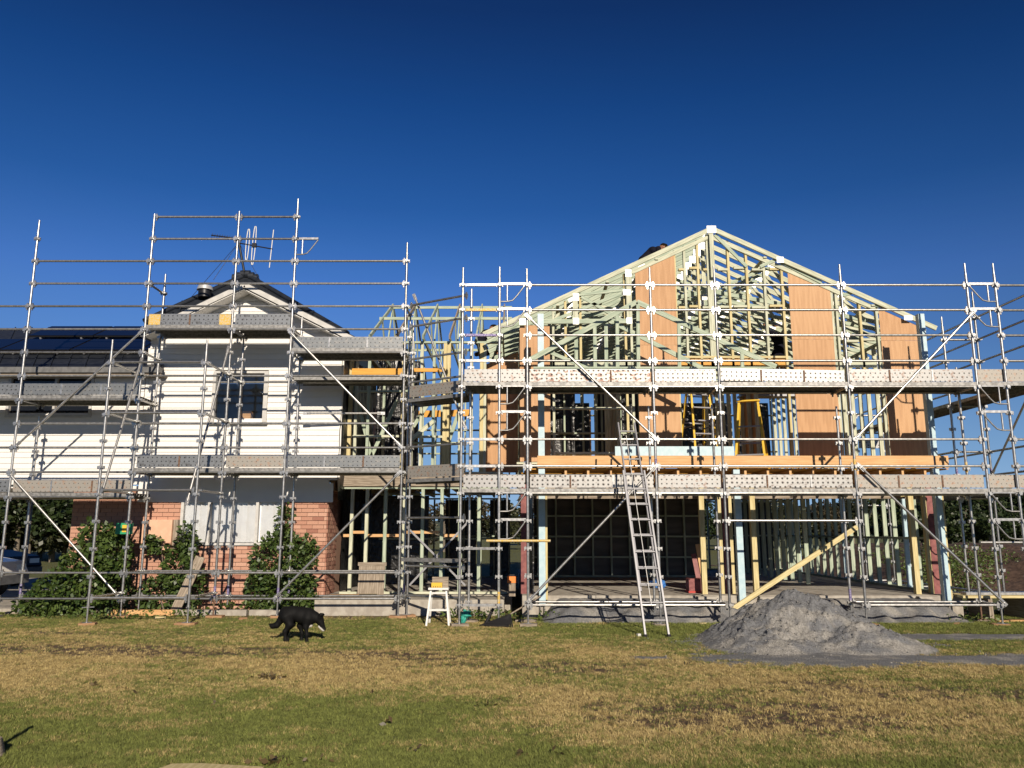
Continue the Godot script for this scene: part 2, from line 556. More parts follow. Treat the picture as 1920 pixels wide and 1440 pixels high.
func field_mesh(x0, x1, d0, d1, step, hf: Callable, cut = -9.0, cf = null) -> ArrayMesh:
	var nx = int((x1 - x0) / step) + 1
	var nd = int((d1 - d0) / step) + 1
	var vs := PackedVector3Array()
	var ns := PackedVector3Array()
	var uv := PackedVector2Array()
	var co := PackedColorArray()
	var ix := PackedInt32Array()
	var hs := PackedFloat32Array()
	for j in nd:
		for i in nx:
			hs.append(hf.call(x0 + i * step, d0 + j * step))
	for j in nd:
		for i in nx:
			var x = x0 + i * step
			var d = d0 + j * step
			var h = hs[j * nx + i]
			vs.append(Vector3(x, h, -d))
			uv.append(Vector2(x, d))
			var hx = hs[j * nx + mini(i + 1, nx - 1)] - hs[j * nx + maxi(i - 1, 0)]
			var hd = hs[mini(j + 1, nd - 1) * nx + i] - hs[maxi(j - 1, 0) * nx + i]
			ns.append(Vector3(-hx / (2 * step), 1, hd / (2 * step)).normalized())
			if cf != null:
				co.append(cf.call(x, d))
	for j in nd - 1:
		for i in nx - 1:
			var a = j * nx + i
			if maxf(maxf(hs[a], hs[a + 1]), maxf(hs[a + nx], hs[a + nx + 1])) < cut:
				continue
			for q in [a, a + nx, a + 1, a + 1, a + nx, a + nx + 1]:
				ix.append(q)
	return arr(vs, ns, uv, ix, co if cf != null else null)

func flat0(_x, _d) -> float:
	return 0.0

func flat_quads(rects, y, c: Color) -> ArrayMesh:
	var vs := PackedVector3Array()
	var ns := PackedVector3Array()
	var uv := PackedVector2Array()
	var co := PackedColorArray()
	var ix := PackedInt32Array()
	for r in rects:
		var b = vs.size()
		for p in [Vector2(r[0], r[2]), Vector2(r[1], r[2]), Vector2(r[1], r[3]), Vector2(r[0], r[3])]:
			vs.append(Vector3(p.x, y, -p.y))
			ns.append(Vector3.UP)
			uv.append(p)
			co.append(c)
		for q in [0, 2, 1, 0, 3, 2]:
			ix.append(b + q)
	return arr(vs, ns, uv, ix, co)

func build_ground():
	var m := StandardMaterial3D.new()
	m.vertex_color_use_as_albedo = true
	m.albedo_texture = noise_tex(Color(0.62, 0.62, 0.62), Color(1, 1, 1), 0.05, 5, 4, 0.2, 0.75)
	m.uv1_scale = Vector3(0.9, 0.9, 1)
	m.roughness = 0.95
	m.normal_enabled = true
	m.normal_texture = noise_bump(0.06, 6, 6.0)
	var near = field_mesh(-16.0, 16.0, -6.0, 20.0, 0.125, flat0, -9.0, lawn_color)
	var c = Color(0.115, 0.125, 0.035)
	var far = flat_quads([[-700, -16, -60, 20], [16, 700, -60, 20], [-16, 16, -60, -6], [-700, 700, 20, 900]], 0.0, c)
	struct("ground", join([[near, Transform3D()], [far, Transform3D()]]), m)
	struct("gravel", field_mesh(0.9, 10.0, 9.6, 15.0, 0.06, func(x, d): return clampf(gravel_mask(x, d) * 0.06 - 0.004, -0.03, 0.016) + noise_c.get_noise_2d(x * 2.5, d * 2.5) * 0.006, 0.0, gravel_color), M.gravel)
	struct("gravel_ramp", field_mesh(0.5, 8.7, 14.3, 16.1, 0.06, func(x, d): return (0.40 * smoothstep(14.75, 15.85, d + noise_b.get_noise_2d(x, d) * 0.25) - 0.03) * (1.0 - 0.75 * blob(x, d, 4.55, 15.2, 0.42, 0.9)) * smoothstep(8.6, 8.0, x) * smoothstep(0.5, 0.95, x) + noise_c.get_noise_2d(x, d) * 0.012, 0.0, gravel_color), M.gravel)
	struct("concrete_slab", bm(Vector3(8.5, 0.41, 10.5)), M.concrete, T(Vector3(4.45, 0.215, -21.2)))
	struct("concrete_slab", bm(Vector3(3.9, 0.31, 6.9)), M.concrete, T(Vector3(-1.95, 0.165, -20.75)))
	struct("driveway", bm(Vector3(9.0, 0.08, 11.0)), M.concrete, T(Vector3(-13.8, 0.03, -22.6)))
	struct("earth_bank", field_mesh(9.5, 40.0, 21.0, 40.0, 0.35, func(x, d): return 1.15 * smoothstep(20.5, 27.0, d + noise_a.get_noise_2d(x, d) * 2.0) * smoothstep(10.2, 14.0, x) * smoothstep(40.0, 33.0, d) - 0.03 + noise_b.get_noise_2d(x, d) * 0.16, -0.5), M.soil)
	# far rise with a wood on it
	var hm := StandardMaterial3D.new()
	hm.albedo_texture = noise_tex(Color(0.03, 0.045, 0.014), Color(0.09, 0.095, 0.04), 0.04, 9)
	hm.uv1_scale = Vector3(0.01, 0.01, 1)
	hm.roughness = 1.0
	struct("hill", field_mesh(-300.0, 300.0, 150.0, 330.0, 7.5, func(x, d): return 17.0 * smoothstep(150.0, 290.0, d) * (0.35 + 0.5 * smoothstep(60.0, 220.0, x) + 0.1 * noise_a.get_noise_2d(x * 0.03, 3.0)) - 0.4, -0.35), hm)
	var pile = put(self, "stone_dust_pile", field_mesh(2.2, 7.0, 10.4, 14.8, 0.028, pile_height, -0.012, gravel_color), M.gravel)
	tag(pile, "heap of loose grey stone dust tipped on the lawn before the garage", "pile")
	pile_crumbs(pile)

# loose crumbs lying on the heap and round its foot
func pile_crumbs(pile):
	var r := RandomNumberGenerator.new()
	r.seed = 61
	var cr = blob_mesh(Vector3(0.5, 0.36, 0.5), 0.2, 44, 7, 4)
	var xf = []
	while xf.size() < 3000:
		var x = 4.3 + r.randfn() * 1.1
		var d = 12.2 + r.randfn() * 0.95
		var y = pile_height(x, d)
		if y < 0.0:
			if gravel_mask(x, d) < -0.05:
				continue
			y = 0.01
		var s = 0.009 + 0.026 * pow(r.randf(), 7.0)
		xf.append(Transform3D(Basis(Vector3(r.randfn(), r.randfn(), r.randfn()).normalized(), r.randf() * TAU).scaled(Vector3(s, s, s)), Vector3(x, y + s * 0.12, -d)))
	var mm := MultiMesh.new()
	mm.transform_format = MultiMesh.TRANSFORM_3D
	mm.use_colors = true
	mm.mesh = cr
	mm.instance_count = xf.size()
	for i in xf.size():
		mm.set_instance_transform(i, xf[i])
		mm.set_instance_color(i, Color(0.12, 0.122, 0.127).lerp(Color(0.24, 0.23, 0.215), r.randf()))
	var o := MultiMeshInstance3D.new()
	o.name = "crumbs"
	o.multimesh = mm
	o.material_override = M.vertex
	o.set_meta("kind", "stuff")
	pile.add_child(o)

func build_grass():
	# a tuft of thin blades
	var vs := PackedVector3Array()
	var ns := PackedVector3Array()
	var ix := PackedInt32Array()
	var r := RandomNumberGenerator.new()
	r.seed = 77
	for i in 9:
		var a = r.randf() * TAU
		var b = Vector3(cos(a), 0, sin(a))
		var base = Vector3(r.randf_range(-0.035, 0.035), -0.004, r.randf_range(-0.035, 0.035))
		var h = r.randf_range(0.014, 0.034)
		var tip = base + b * r.randf_range(0.012, 0.04) + Vector3(0, h, 0)
		var s = b.cross(Vector3.UP) * 0.0032
		var k = vs.size()
		vs.append_array(PackedVector3Array([base - s, base + s, tip]))
		var n = (tip - base).cross(s).normalized()
		var flip = n.y < 0
		if flip:
			n = -n
		for j in 3:
			ns.append(n)
			ix.append(k + ((2 - j) if flip else j))
	var tuft = arr(vs, ns, null, ix)
	var xf = []
	var co = []
	var n_try = 0
	while xf.size() < 235000 and n_try < 480000:
		n_try += 1
		# even cover over the lawn, denser where it is near
		var d = lerpf(5.2, 17.2, pow(r.randf(), 1.25))
		var x = r.randf_range(-1, 1) * (0.70 * d + 0.6)
		if r.randf() < smoothstep(-0.12, 0.34, gravel_mask(x, d)) or (x > 0.7 and x < 8.4 and d > 14.95):
			continue
		if d > 15.7 and x < 0.4 and x > -9.3 and r.randf() < 0.5:
			continue
		if x < -9.3 and d > 17.0:
			continue
		var m = lawn_mix(x, d)
		if r.randf() < m.z * 0.97:
			continue
		var q: Color
		if r.randf() < m.x:
			q = Color(0.12, 0.145, 0.032).lerp(Color(0.215, 0.235, 0.055), r.randf())
		else:
			q = Color(0.32, 0.235, 0.09).lerp(Color(0.54, 0.425, 0.19), r.randf())
		q = q * r.randf_range(0.5, 1.4)
		var s = r.randf_range(0.6, 1.25) * (1.0 + 0.8 * smoothstep(12.5, 14.5, d) * smoothstep(0.0, 2.0, x))
		xf.append(Transform3D(Basis(Vector3.UP, r.randf() * TAU).scaled(Vector3(s, s, s)), Vector3(x, 0, -d)))
		co.append(q)
	var mm := MultiMesh.new()
	mm.transform_format = MultiMesh.TRANSFORM_3D
	mm.use_colors = true
	mm.mesh = tuft
	mm.instance_count = xf.size()
	for i in xf.size():
		mm.set_instance_transform(i, xf[i])
		mm.set_instance_color(i, co[i])
	var o := MultiMeshInstance3D.new()
	o.name = "lawn_grass"
	o.multimesh = mm
	o.material_override = M.grass
	add_child(o)
	tag(o, "short mown grass, part green, part dead straw", "grass")
	o.set_meta("kind", "stuff")

# ---------------------------------------------------------------- the white weatherboard house
func brick_row(list, x0, x1, y, D, odd):   # [x, w] of the bricks of one course
	var x = x0 - (0.12 if odd else 0.0)
	while x < x1 - 0.02:
		var a = maxf(x, x0)
		var b = minf(x + 0.23, x1)
		if b - a > 0.04:
			list.append([(a + b) * 0.5, y, b - a, D])
		x += 0.24

func build_old_house():
	var h = thing("weatherboard_house", "white weatherboard house with brick base and dark roof behind the scaffold", "house", Vector3(-6.5, 0, -17.2))
	var o = -h.position
	var W = 17.2
	# --- brick ground floor, bricks proud of the mortar core
	for q in [[-9.35, -7.01, 0.02, 2.58], [-4.83, -3.94, 0.02, 2.58], [-7.01, -4.83, 0.02, 1.36], [-7.01, -4.83, 2.5, 2.58]]:
		put(h, "brick_backing", bm(Vector3(q[1] - q[0], q[3] - q[2], 0.11)), M.mortar, T(Vector3((q[0] + q[1]) * 0.5, (q[2] + q[3]) * 0.5, -W - 0.075) + o))
	put(h, "brick_backing", bm(Vector3(0.11, 2.56, 6.0)), M.mortar, T(Vector3(-3.985, 1.30, -W - 3.05) + o))
	var single = []
	var rest = []
	for r in 29:
		var y = 0.06 + 0.086 * r + 0.038
		var odd = r % 2 == 1
		brick_row(rest, -9.33, -7.0, y, W, odd)
		if y < 1.36:
			brick_row(single, -7.0, -4.82, y, W, odd)
		elif y > 2.52:
			brick_row(rest, -7.0, -4.82, y, W, odd)
		brick_row(single, -4.82, -3.93, y, W, odd)
	var br := RandomNumberGenerator.new()
	br.seed = 5
	for b in single:
		put(h, "brick", bm(Vector3(b[2], 0.076, 0.03)), M["brick%d" % [0, 0, 1, 2, 2, 3][br.randi() % 6]], T(Vector3(b[0], b[1], -W - 0.008 + br.randf_range(-0.002, 0.003)) + o))
	# the return wall of darker bricks, laid along the depth
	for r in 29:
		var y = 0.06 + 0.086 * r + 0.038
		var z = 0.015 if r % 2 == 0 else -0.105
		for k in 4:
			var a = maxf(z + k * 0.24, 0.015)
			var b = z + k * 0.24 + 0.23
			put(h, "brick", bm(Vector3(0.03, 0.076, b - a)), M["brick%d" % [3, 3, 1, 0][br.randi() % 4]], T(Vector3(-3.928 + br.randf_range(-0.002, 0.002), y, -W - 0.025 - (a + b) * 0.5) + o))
	var l = []
	for b in rest:
		l.append([bm(Vector3(b[2], 0.076, 0.03)), T(Vector3(b[0], b[1], -W - 0.008 + br.randf_range(-0.003, 0.002)) + o)])
	var bw = put(h, "brickwork", join(l), M.brick0)
	bw.set_meta("kind", "stuff")
	box(h, "brick_backing", Vector3(-9.28, 1.2, -19.0) + o, Vector3(0.11, 2.36, 3.5), M.mortar)
	# --- big window with vertical blinds, lower floor
	var wn = Node3D.new()
	wn.name = "window"
	h.add_child(wn, true)
	wn.position = Vector3(-5.92, 1.95, -W) + o
	for f in [[Vector3(0, 0.59, 0), Vector3(2.2, 0.05, 0.09)], [Vector3(0, -0.575, 0.01), Vector3(2.2, 0.05, 0.1)], [Vector3(-1.07, 0, 0), Vector3(0.06, 1.11, 0.09)], [Vector3(1.07, 0, 0), Vector3(0.06, 1.11, 0.09)], [Vector3(-0.5, 0, 0), Vector3(0.06, 1.11, 0.09)], [Vector3(0.52, 0, 0), Vector3(0.06, 1.11, 0.09)]]:
		box(wn, "frame", f[0], f[1], M.trim)
	for s in [[-0.79, 0.5], [0.01, 0.94], [0.81, 0.44]]:
		box(wn, "pane", Vector3(s[0], 0, -0.01), Vector3(s[1], 1.1, 0.006), M.glass)
	for k in 19:
		var s = put(wn, "blind_slat", bm(Vector3(0.118, 1.08, 0.004)), M.blind, Transform3D(Basis(Vector3.UP, 0.42 + 0.12 * sin(k * 2.7)), Vector3(-1.0 + 0.111 * k, 0, -0.09)))
		s.set_meta("kind", "part")
	room(h, o, Vector3(-5.92, 1.3, -W - 0.14), Vector3(3.6, 2.5, 3.2))
	# meter box and bracket on the bricks
	var mb = put(h, "meter_box", bm(Vector3(0.62, 0.62, 0.2)), M.meter, T(Vector3(-7.42, 1.57, -W + 0.11) + o))
	box(mb, "lid_edge", Vector3(0, -0.17, 0.106), Vector3(0.62, 0.012, 0.012), M.brick3)
	box(mb, "latch", Vector3(0.1, -0.32, 0.05), Vector3(0.05, 0.04, 0.05), M.trim)
	box(mb, "side_board", Vector3(0.36, 0.01, -0.02), Vector3(0.09, 0.6, 0.12), M.board_grey)
	# --- weatherboards: each board laps over the one below
	var tilt = Basis(Vector3.RIGHT, -0.15)
	# upper wall under the gable
	var zb = -W + 0.012
	for q in [[-7.96, -6.5, 2.71, 5.61], [-5.33, -3.76, 2.71, 5.61], [-6.5, -5.33, 2.71, 3.94], [-6.5, -5.33, 5.07, 5.61]]:
		box(h, "wall_frame", Vector3((q[0] + q[1]) * 0.5, (q[2] + q[3]) * 0.5, -W - 0.07) + o, Vector3(q[1] - q[0], q[3] - q[2], 0.1), M.board_grey)
	var gx = -5.84
	var y = 2.72
	while y < 6.85:
		var hw = 2.12
		var top = y + 0.125
		if y + 0.06 > 5.75:
			hw = minf(2.12, (6.93 - y - 0.05) / 0.505)
		if hw < 0.08:
			break
		var l0 = gx - hw
		var r0 = gx + hw
		if y > 3.93 and y < 5.03:
			for s in [[l0, -6.50], [-5.33, r0]]:
				put(h, "weatherboard", bm(Vector3(s[1] - s[0], 0.13, 0.012)), M.siding, Transform3D(tilt, Vector3((s[0] + s[1]) * 0.5, y + 0.06, zb) + o))
		elif y > 5.6:
			var hb = maxf(0.02, minf(2.12, (6.93 - y) / 0.505))
			var ht = maxf(0.01, minf(2.12, (6.93 - top) / 0.505))
			put(h, "weatherboard", slab_poly([Vector2(-hb, -0.065), Vector2(hb, -0.065), Vector2(ht, 0.065), Vector2(-ht, 0.065)], 0.006, 0.012), M.siding, Transform3D(tilt, Vector3(gx, y + 0.06, zb) + o))
		else:
			put(h, "weatherboard", bm(Vector3(hw * 2, 0.13, 0.012)), M.siding, Transform3D(tilt, Vector3(gx, y + 0.06, zb) + o))
		y += 0.12
	put(h, "wall_frame", slab_poly([Vector2(gx - 2.1, 5.61), Vector2(gx + 2.1, 5.61), Vector2(gx + 2.1, 5.8), Vector2(gx, 6.86), Vector2(gx - 2.1, 5.8)], -W - 0.02, 0.1), M.board_grey, T(o))
	box(h, "corner_board", Vector3(gx + 2.13, 4.3, -W + 0.0) + o, Vector3(0.05, 3.1, 0.06), M.siding)
	box(h, "corner_board", Vector3(gx - 2.13, 4.15, -W + 0.0) + o, Vector3(0.05, 2.9, 0.06), M.siding)
	# wall of the wing on the left
	y = 2.72
	while y < 4.94:
		if y > 4.08:
			put(h, "weatherboard", bm(Vector3(1.13, 0.13, 0.012)), M.siding, Transform3D(tilt, Vector3(-8.58, y + 0.06, zb) + o))
			put(h, "weatherboard", bm(Vector3(2.7, 0.13, 0.012)), M.siding, Transform3D(tilt, Vector3(-12.3, y + 0.06, zb) + o))
		else:
			put(h, "weatherboard", bm(Vector3(5.66, 0.13, 0.012)), M.siding, Transform3D(tilt, Vector3(-10.83, y + 0.06, zb) + o))
		y += 0.12
	box(h, "wall_frame", Vector3(-10.8, 3.85, -W - 0.07) + o, Vector3(5.7, 2.3, 0.1), M.board_grey)
	box(h, "floor_edge", Vector3(-8.8, 2.67, -W + 0.02) + o, Vector3(9.8, 0.1, 0.05), M.siding)
	# soffit of the overhanging floor, carport ceiling beyond the bricks
	box(h, "carport_ceiling", Vector3(-11.5, 2.58, -20.5) + o, Vector3(4.4, 0.06, 6.5), M.siding)
	box(h, "frieze_board", Vector3(-5.88, 2.45, -W + 0.035) + o, Vector3(4.15, 0.4, 0.03), M.siding)
	box(h, "eave_lining", Vector3(-6.6, 2.56, -W - 0.2) + o, Vector3(5.3, 0.06, 0.46), M.siding)
	for cx in [-13.4, -11.4]:
		box(h, "carport_post", Vector3(cx, 1.28, -22.5) + o, Vector3(0.1, 2.5, 0.1), M.trim_dark)
	# --- upper windows
	var uw = Node3D.new()
	uw.name = "window"
	h.add_child(uw, true)
	uw.position = Vector3(-5.915, 4.50, -W) + o
	for f in [[Vector3(0, 0.56, 0.02), Vector3(1.2, 0.05, 0.1)], [Vector3(0, -0.57, 0.03), Vector3(1.26, 0.05, 0.14)], [Vector3(-0.57, 0, 0.02), Vector3(0.07, 1.07, 0.1)], [Vector3(0.56, 0, 0.02), Vector3(0.09, 1.07, 0.1)], [Vector3(0.0, 0, 0.0), Vector3(0.05, 1.07, 0.06)]]:
		box(uw, "frame", f[0], f[1], M.trim)
	for s in [-0.28, 0.27]:
		box(uw, "pane", Vector3(s, 0, -0.02), Vector3(0.5, 1.07, 0.006), M.glass)
	box(uw, "cardboard_box", Vector3(0.1, -0.42, -0.12), Vector3(0.26, 0.26, 0.16), M.lvl)
	room(h, o, Vector3(-5.9, 4.2, -W - 0.14), Vector3(3.6, 2.6, 3.4))
	var sw = Node3D.new()
	sw.name = "window"
	h.add_child(sw, true)
	sw.position = Vector3(-10.05, 4.52, -W) + o
	for f in [[Vector3(0, 0.43, 0), Vector3(1.86, 0.05, 0.1)], [Vector3(0, -0.43, 0), Vector3(1.86, 0.05, 0.1)], [Vector3(-0.9, 0, 0), Vector3(0.06, 0.81, 0.1)], [Vector3(0.9, 0, 0), Vector3(0.06, 0.81, 0.1)], [Vector3(0.1, 0, 0), Vector3(0.05, 0.81, 0.08)]]:
		box(sw, "frame", f[0], f[1], M.trim)
	box(sw, "pane", Vector3(-0.4, 0, -0.02), Vector3(0.92, 0.81, 0.006), M.glass_dark)
	box(sw, "pane", Vector3(0.5, 0, -0.02), Vector3(0.72, 0.81, 0.006), M.glass_dark)
	# --- roofs
	var ap = Vector3(gx, 6.93, -16.8)
	for s in [-1.0, 1.0]:
		var hw = 2.45 if s > 0 else 2.1
		var e = Vector3(gx + s * hw, 6.93 - hw * 0.505, -16.8)
		bar(h, "barge_board", ap + o, e + o, 0.105, 0.035, M.trim)
		# lining under the overhang, and the sheet over it running back into the hip
		var dn = Vector3(0, -0.09, 0)
		put(h, "verge_lining", quad_slab([ap + dn + o, e + dn + o, e + dn + Vector3(0, 0, -0.4) + o, ap + dn + Vector3(0, 0, -0.4) + o], 0.012), M.siding)
		var up = Vector3(0, 0.085, 0)
		put(h, "roof_sheet", quad_slab([e + up + o, e + up + Vector3(0, 0, -1.6) + o, ap + up + Vector3(0, 0, -1.6) + o, ap + up + o] if s > 0 else [ap + up + o, ap + up + Vector3(0, 0, -1.6) + o, e + up + Vector3(0, 0, -1.6) + o, e + up + o], 0.03), M.roof)
		box(h, "gutter", e + Vector3(s * 0.05, -0.03, -1.8) + o, Vector3(0.12, 0.1, 3.5), M.trim_dark)
	# big hip behind the gable
	var hl = P(270, 604, 17.5)
	var hr = P(652, 628, 17.5)
	var ha = P(462, 517, 19.4)
	put(h, "hip_roof", quad_slab([hl + o, hr + o, ha + o], 0.05), M.roof)
	for t in [0.16, 0.3, 0.42, 0.62, 0.74, 0.86]:
		var b0 = hl.lerp(hr, t)
		var b1 = b0.lerp(ha + (b0 - hl.lerp(hr, 0.5)) * 0.9, 0.9 - abs(t - 0.5) * 1.5)
		var side = (ha - hl).cross(hr - hl).normalized()
		tube(h, "roof_rib", b0 + Vector3(0, 0.03, 0.02) + o, b1 + Vector3(0, 0.03, 0.02) + o, 0.02, M.roof, 6)
	tube(h, "hip_cap", hl + Vector3(0, 0.03, 0) + o, ha + Vector3(0, 0.03, 0) + o, 0.06, M.roof, 8)
	tube(h, "hip_cap", hr + Vector3(0, 0.03, 0) + o, ha + Vector3(0, 0.03, 0) + o, 0.06, M.roof, 8)
	put(h, "roof_sheet", quad_slab([hr + o, hr + Vector3(0.3, -0.2, -6) + o, ha + Vector3(0, 0, -4) + o, ha + o], 0.05), M.roof)
	put(h, "roof_sheet", quad_slab([ha + o, ha + Vector3(0, 0, -4) + o, hl + Vector3(-0.3, -0.2, -6) + o, hl + o], 0.05), M.roof)
	for k in 6:
		var t = (k - 2.5) * 0.1
		put(h, "ridge_tile", cm(0.11, 0.13, 8), M.roof, Transform3D(Basis(Vector3.FORWARD, PI / 2), ha + Vector3(t, 0.04 - abs(t) * 0.5, 0.06) + o))
	# wing roof with its eave towards the lawn
	var e0 = P(-120, 690, 16.9)
	var e1 = P(305, 690, 16.9)
	var r0 = P(-80, 615, 20.4)
	var r1 = P(325, 615, 20.4)
	put(h, "roof_sheet", quad_slab([e0 + o, e1 + o, r1 + o, r0 + o], 0.05), M.roof)
	for k in 13:
		var t = (k + 0.5) / 13.0
		tube(h, "roof_rib", e0.lerp(e1, t) + Vector3(0, 0.015, 0) + o, r0.lerp(r1, t) + Vector3(0, 0.015, 0) + o, 0.016, M.roof, 6)
	put(h, "roof_sheet", quad_slab([r0 + o, r1 + o, r1 + Vector3(0, -1.6, -4) + o, r0 + Vector3(0, -1.6, -4) + o], 0.05), M.roof)
	box(h, "gutter", (e0 + e1) * 0.5 + Vector3(0, -0.06, 0.06) + o, Vector3(e0.distance_to(e1), 0.12, 0.12), M.trim_dark)
	box(h, "soffit", (e0 + e1) * 0.5 + Vector3(0, -0.15, -0.14) + o, Vector3(e0.distance_to(e1), 0.02, 0.42), M.board_grey)
	# --- end wall wrapped in black plastic where the new work joins
	put(h, "plastic_sheet", wavy(Vector3(-3.70, 2.3, -17.15), Vector3(-3.55, 2.3, -20.4), 3.25, 0.05, 11), M.plastic, T(o))
	put(h, "plastic_sheet", wavy(Vector3(-3.5, 2.7, -20.4), Vector3(-2.45, 2.7, -20.9), 3.4, 0.05, 12), M.plastic, T(o))
	put(h, "plastic_sheet", wavy(Vector3(-3.82, 0.32, -18.3), Vector3(-3.78, 0.32, -23.4), 2.25, 0.03, 13), M.plastic, T(o))
	box(h, "end_wall", Vector3(-3.85, 4.0, -20.3) + o, Vector3(0.1, 3.0, 6.0), M.ply)
	# --- solar panels on the wing roof
	var up = (e1 - e0).cross(r0 - e0).normalized()
	var ux = (e1 - e0).normalized()
	var uz = (r0 - e0 - ux * (r0 - e0).dot(ux)).normalized()
	var bs = Basis(ux, up, -uz)
	var places = []
	for k in 3:
		places.append(Vector2(1.35 + k * 1.62, 3.02))
	for k in 5:
		places.append(Vector2(-0.1 + k * 1.62, 1.6))
	for pl in places:
		var row = "upper" if pl.y > 2.5 else "lower"
		var c = e0 + ux * pl.x + uz * pl.y + up * 0.12
		var s = thing("solar_panel", "black solar panel in the " + row + " row on the dark wing roof", "solar panel", c, 0.0, row + " row of solar panels on the wing roof")
		s.basis = bs
		box(s, "glass_face", Vector3(0, 0.012, 0), Vector3(1.56, 0.012, 1.02), M.solar)
		box(s, "frame", Vector3(0, -0.01, 0), Vector3(1.59, 0.03, 1.05), M.black_metal)
		for q in [-0.5, 0.5]:
			box(s, "mount_rail", Vector3(q, -0.06, 0), Vector3(0.04, 0.06, 1.05), M.alu)
	# --- television antenna and roof ventilator
	var an = thing("tv_antenna", "black television antenna with long boom and silver loops on the hip ridge", "antenna", ha)
	var mt = P(448, 455, 19.2) - ha
	tube(an, "mast", Vector3(0, -0.05, 0.1), mt, 0.03, M.black_metal)
	tube(an, "stay_wire", mt, P(400, 525, 19.0) - ha, 0.006, M.black_metal, 5)
	tube(an, "stay_wire", mt, P(358, 558, 18.3) - ha, 0.006, M.black_metal, 5)
	tube(an, "stay_wire", mt, P(487, 524, 19.2) - ha, 0.006, M.black_metal, 5)
	tube(an, "boom", P(396, 441, 19.2) - ha, P(436, 446, 19.2) - ha, 0.016, M.black_metal, 6)
	tube(an, "boom", P(444, 455, 19.2) - ha, P(511, 467, 19.2) - ha, 0.016, M.black_metal, 6)
	for k in 9:
		var q = P(398 + k * 4.6, 441.3 + k * 0.6, 19.2) - ha
		tube(an, "director", q + Vector3(-0.01, -0.055, 0), q + Vector3(0.01, 0.055, 0), 0.006, M.black_metal, 5)
	for lp in [[464, 430, 487], [476, 425, 496]]:
		var pts = []
		for k in 17:
			var a = k / 16.0 * TAU
			var cy = (lp[1] + lp[2]) * 0.5 + (lp[2] - lp[1]) * 0.5 * clampf(cos(a) * 1.15, -1, 1)
			pts.append(P(lp[0] + 2.8 * sin(a) - (cy - 460) * 0.09, cy, 19.2) - ha)
		put(an, "loop_element", polytube(pts, 0.012, 5), M.white_paint)
	tube(an, "rod_element", P(513, 431, 19.2) - ha, P(505, 502, 19.2) - ha, 0.012, M.white_paint, 6)
	box(an, "junction_box", P(477, 460, 19.2) - ha, Vector3(0.1, 0.1, 0.08), M.black_metal)
	var wv = P(384, 548, 18.35)
	var vt = thing("roof_ventilator", "small shiny metal ventilator on the dark hip roof", "ventilator", wv)
	put(vt, "neck", cm(0.15, 0.22, 14), M.black_metal, T(Vector3(0, -0.02, 0)))
	put(vt, "dome", join([[cm(0.19, 0.1, 16, 0.16), T(Vector3(0, 0.1, 0))], [cm(0.16, 0.05, 16, 0.06), T(Vector3(0, 0.17, 0))]]), M.chrome)

# a plain plastered room behind a window: floor, ceiling and three walls
func room(h, o, front: Vector3, s: Vector3):
	var c = front + Vector3(0, 0, -s.z * 0.5)
	for q in [[Vector3(0, -s.y * 0.5, 0), Vector3(s.x, 0.06, s.z)], [Vector3(0, s.y * 0.5, 0), Vector3(s.x, 0.06, s.z)], [Vector3(-s.x * 0.5, 0, 0), Vector3(0.06, s.y - 0.07, s.z)], [Vector3(s.x * 0.5, 0, 0), Vector3(0.06, s.y - 0.07, s.z)], [Vector3(0, 0, -s.z * 0.5 - 0.04), Vector3(s.x, s.y - 0.07, 0.06)]]:
		box(h, "room_wall", c + q[0] + o, q[1], M.plaster)

# a hanging sheet from a to b, height hgt, with vertical folds
func wavy(a: Vector3, b: Vector3, hgt, amp, sd) -> ArrayMesh:
	var n := FastNoiseLite.new()
	n.seed = sd
	n.frequency = 1.3
	n.fractal_octaves = 4
	var side = (b - a).cross(Vector3.UP).normalized()
	var nu = 44
	var nv = 26
	var st := SurfaceTool.new()
	st.begin(Mesh.PRIMITIVE_TRIANGLES)
	st.set_smooth_group(0)
	for j in nv + 1:
		for i in nu + 1:
			var u = i / float(nu)
			var v = j / float(nv)
			var w = n.get_noise_2d(u * 9.0 + v * 0.8, v * 1.1) * amp * 1.6
			st.set_uv(Vector2(u, v))
			st.add_vertex(a.lerp(b, u) + Vector3.UP * hgt * v + side * w)
	for j in nv:
		for i in nu:
			var k = j * (nu + 1) + i
			for q in [k, k + nu + 1, k + 1, k + 1, k + nu + 1, k + nu + 2]:
				st.add_index(q)
	st.generate_normals()
	return st.commit()

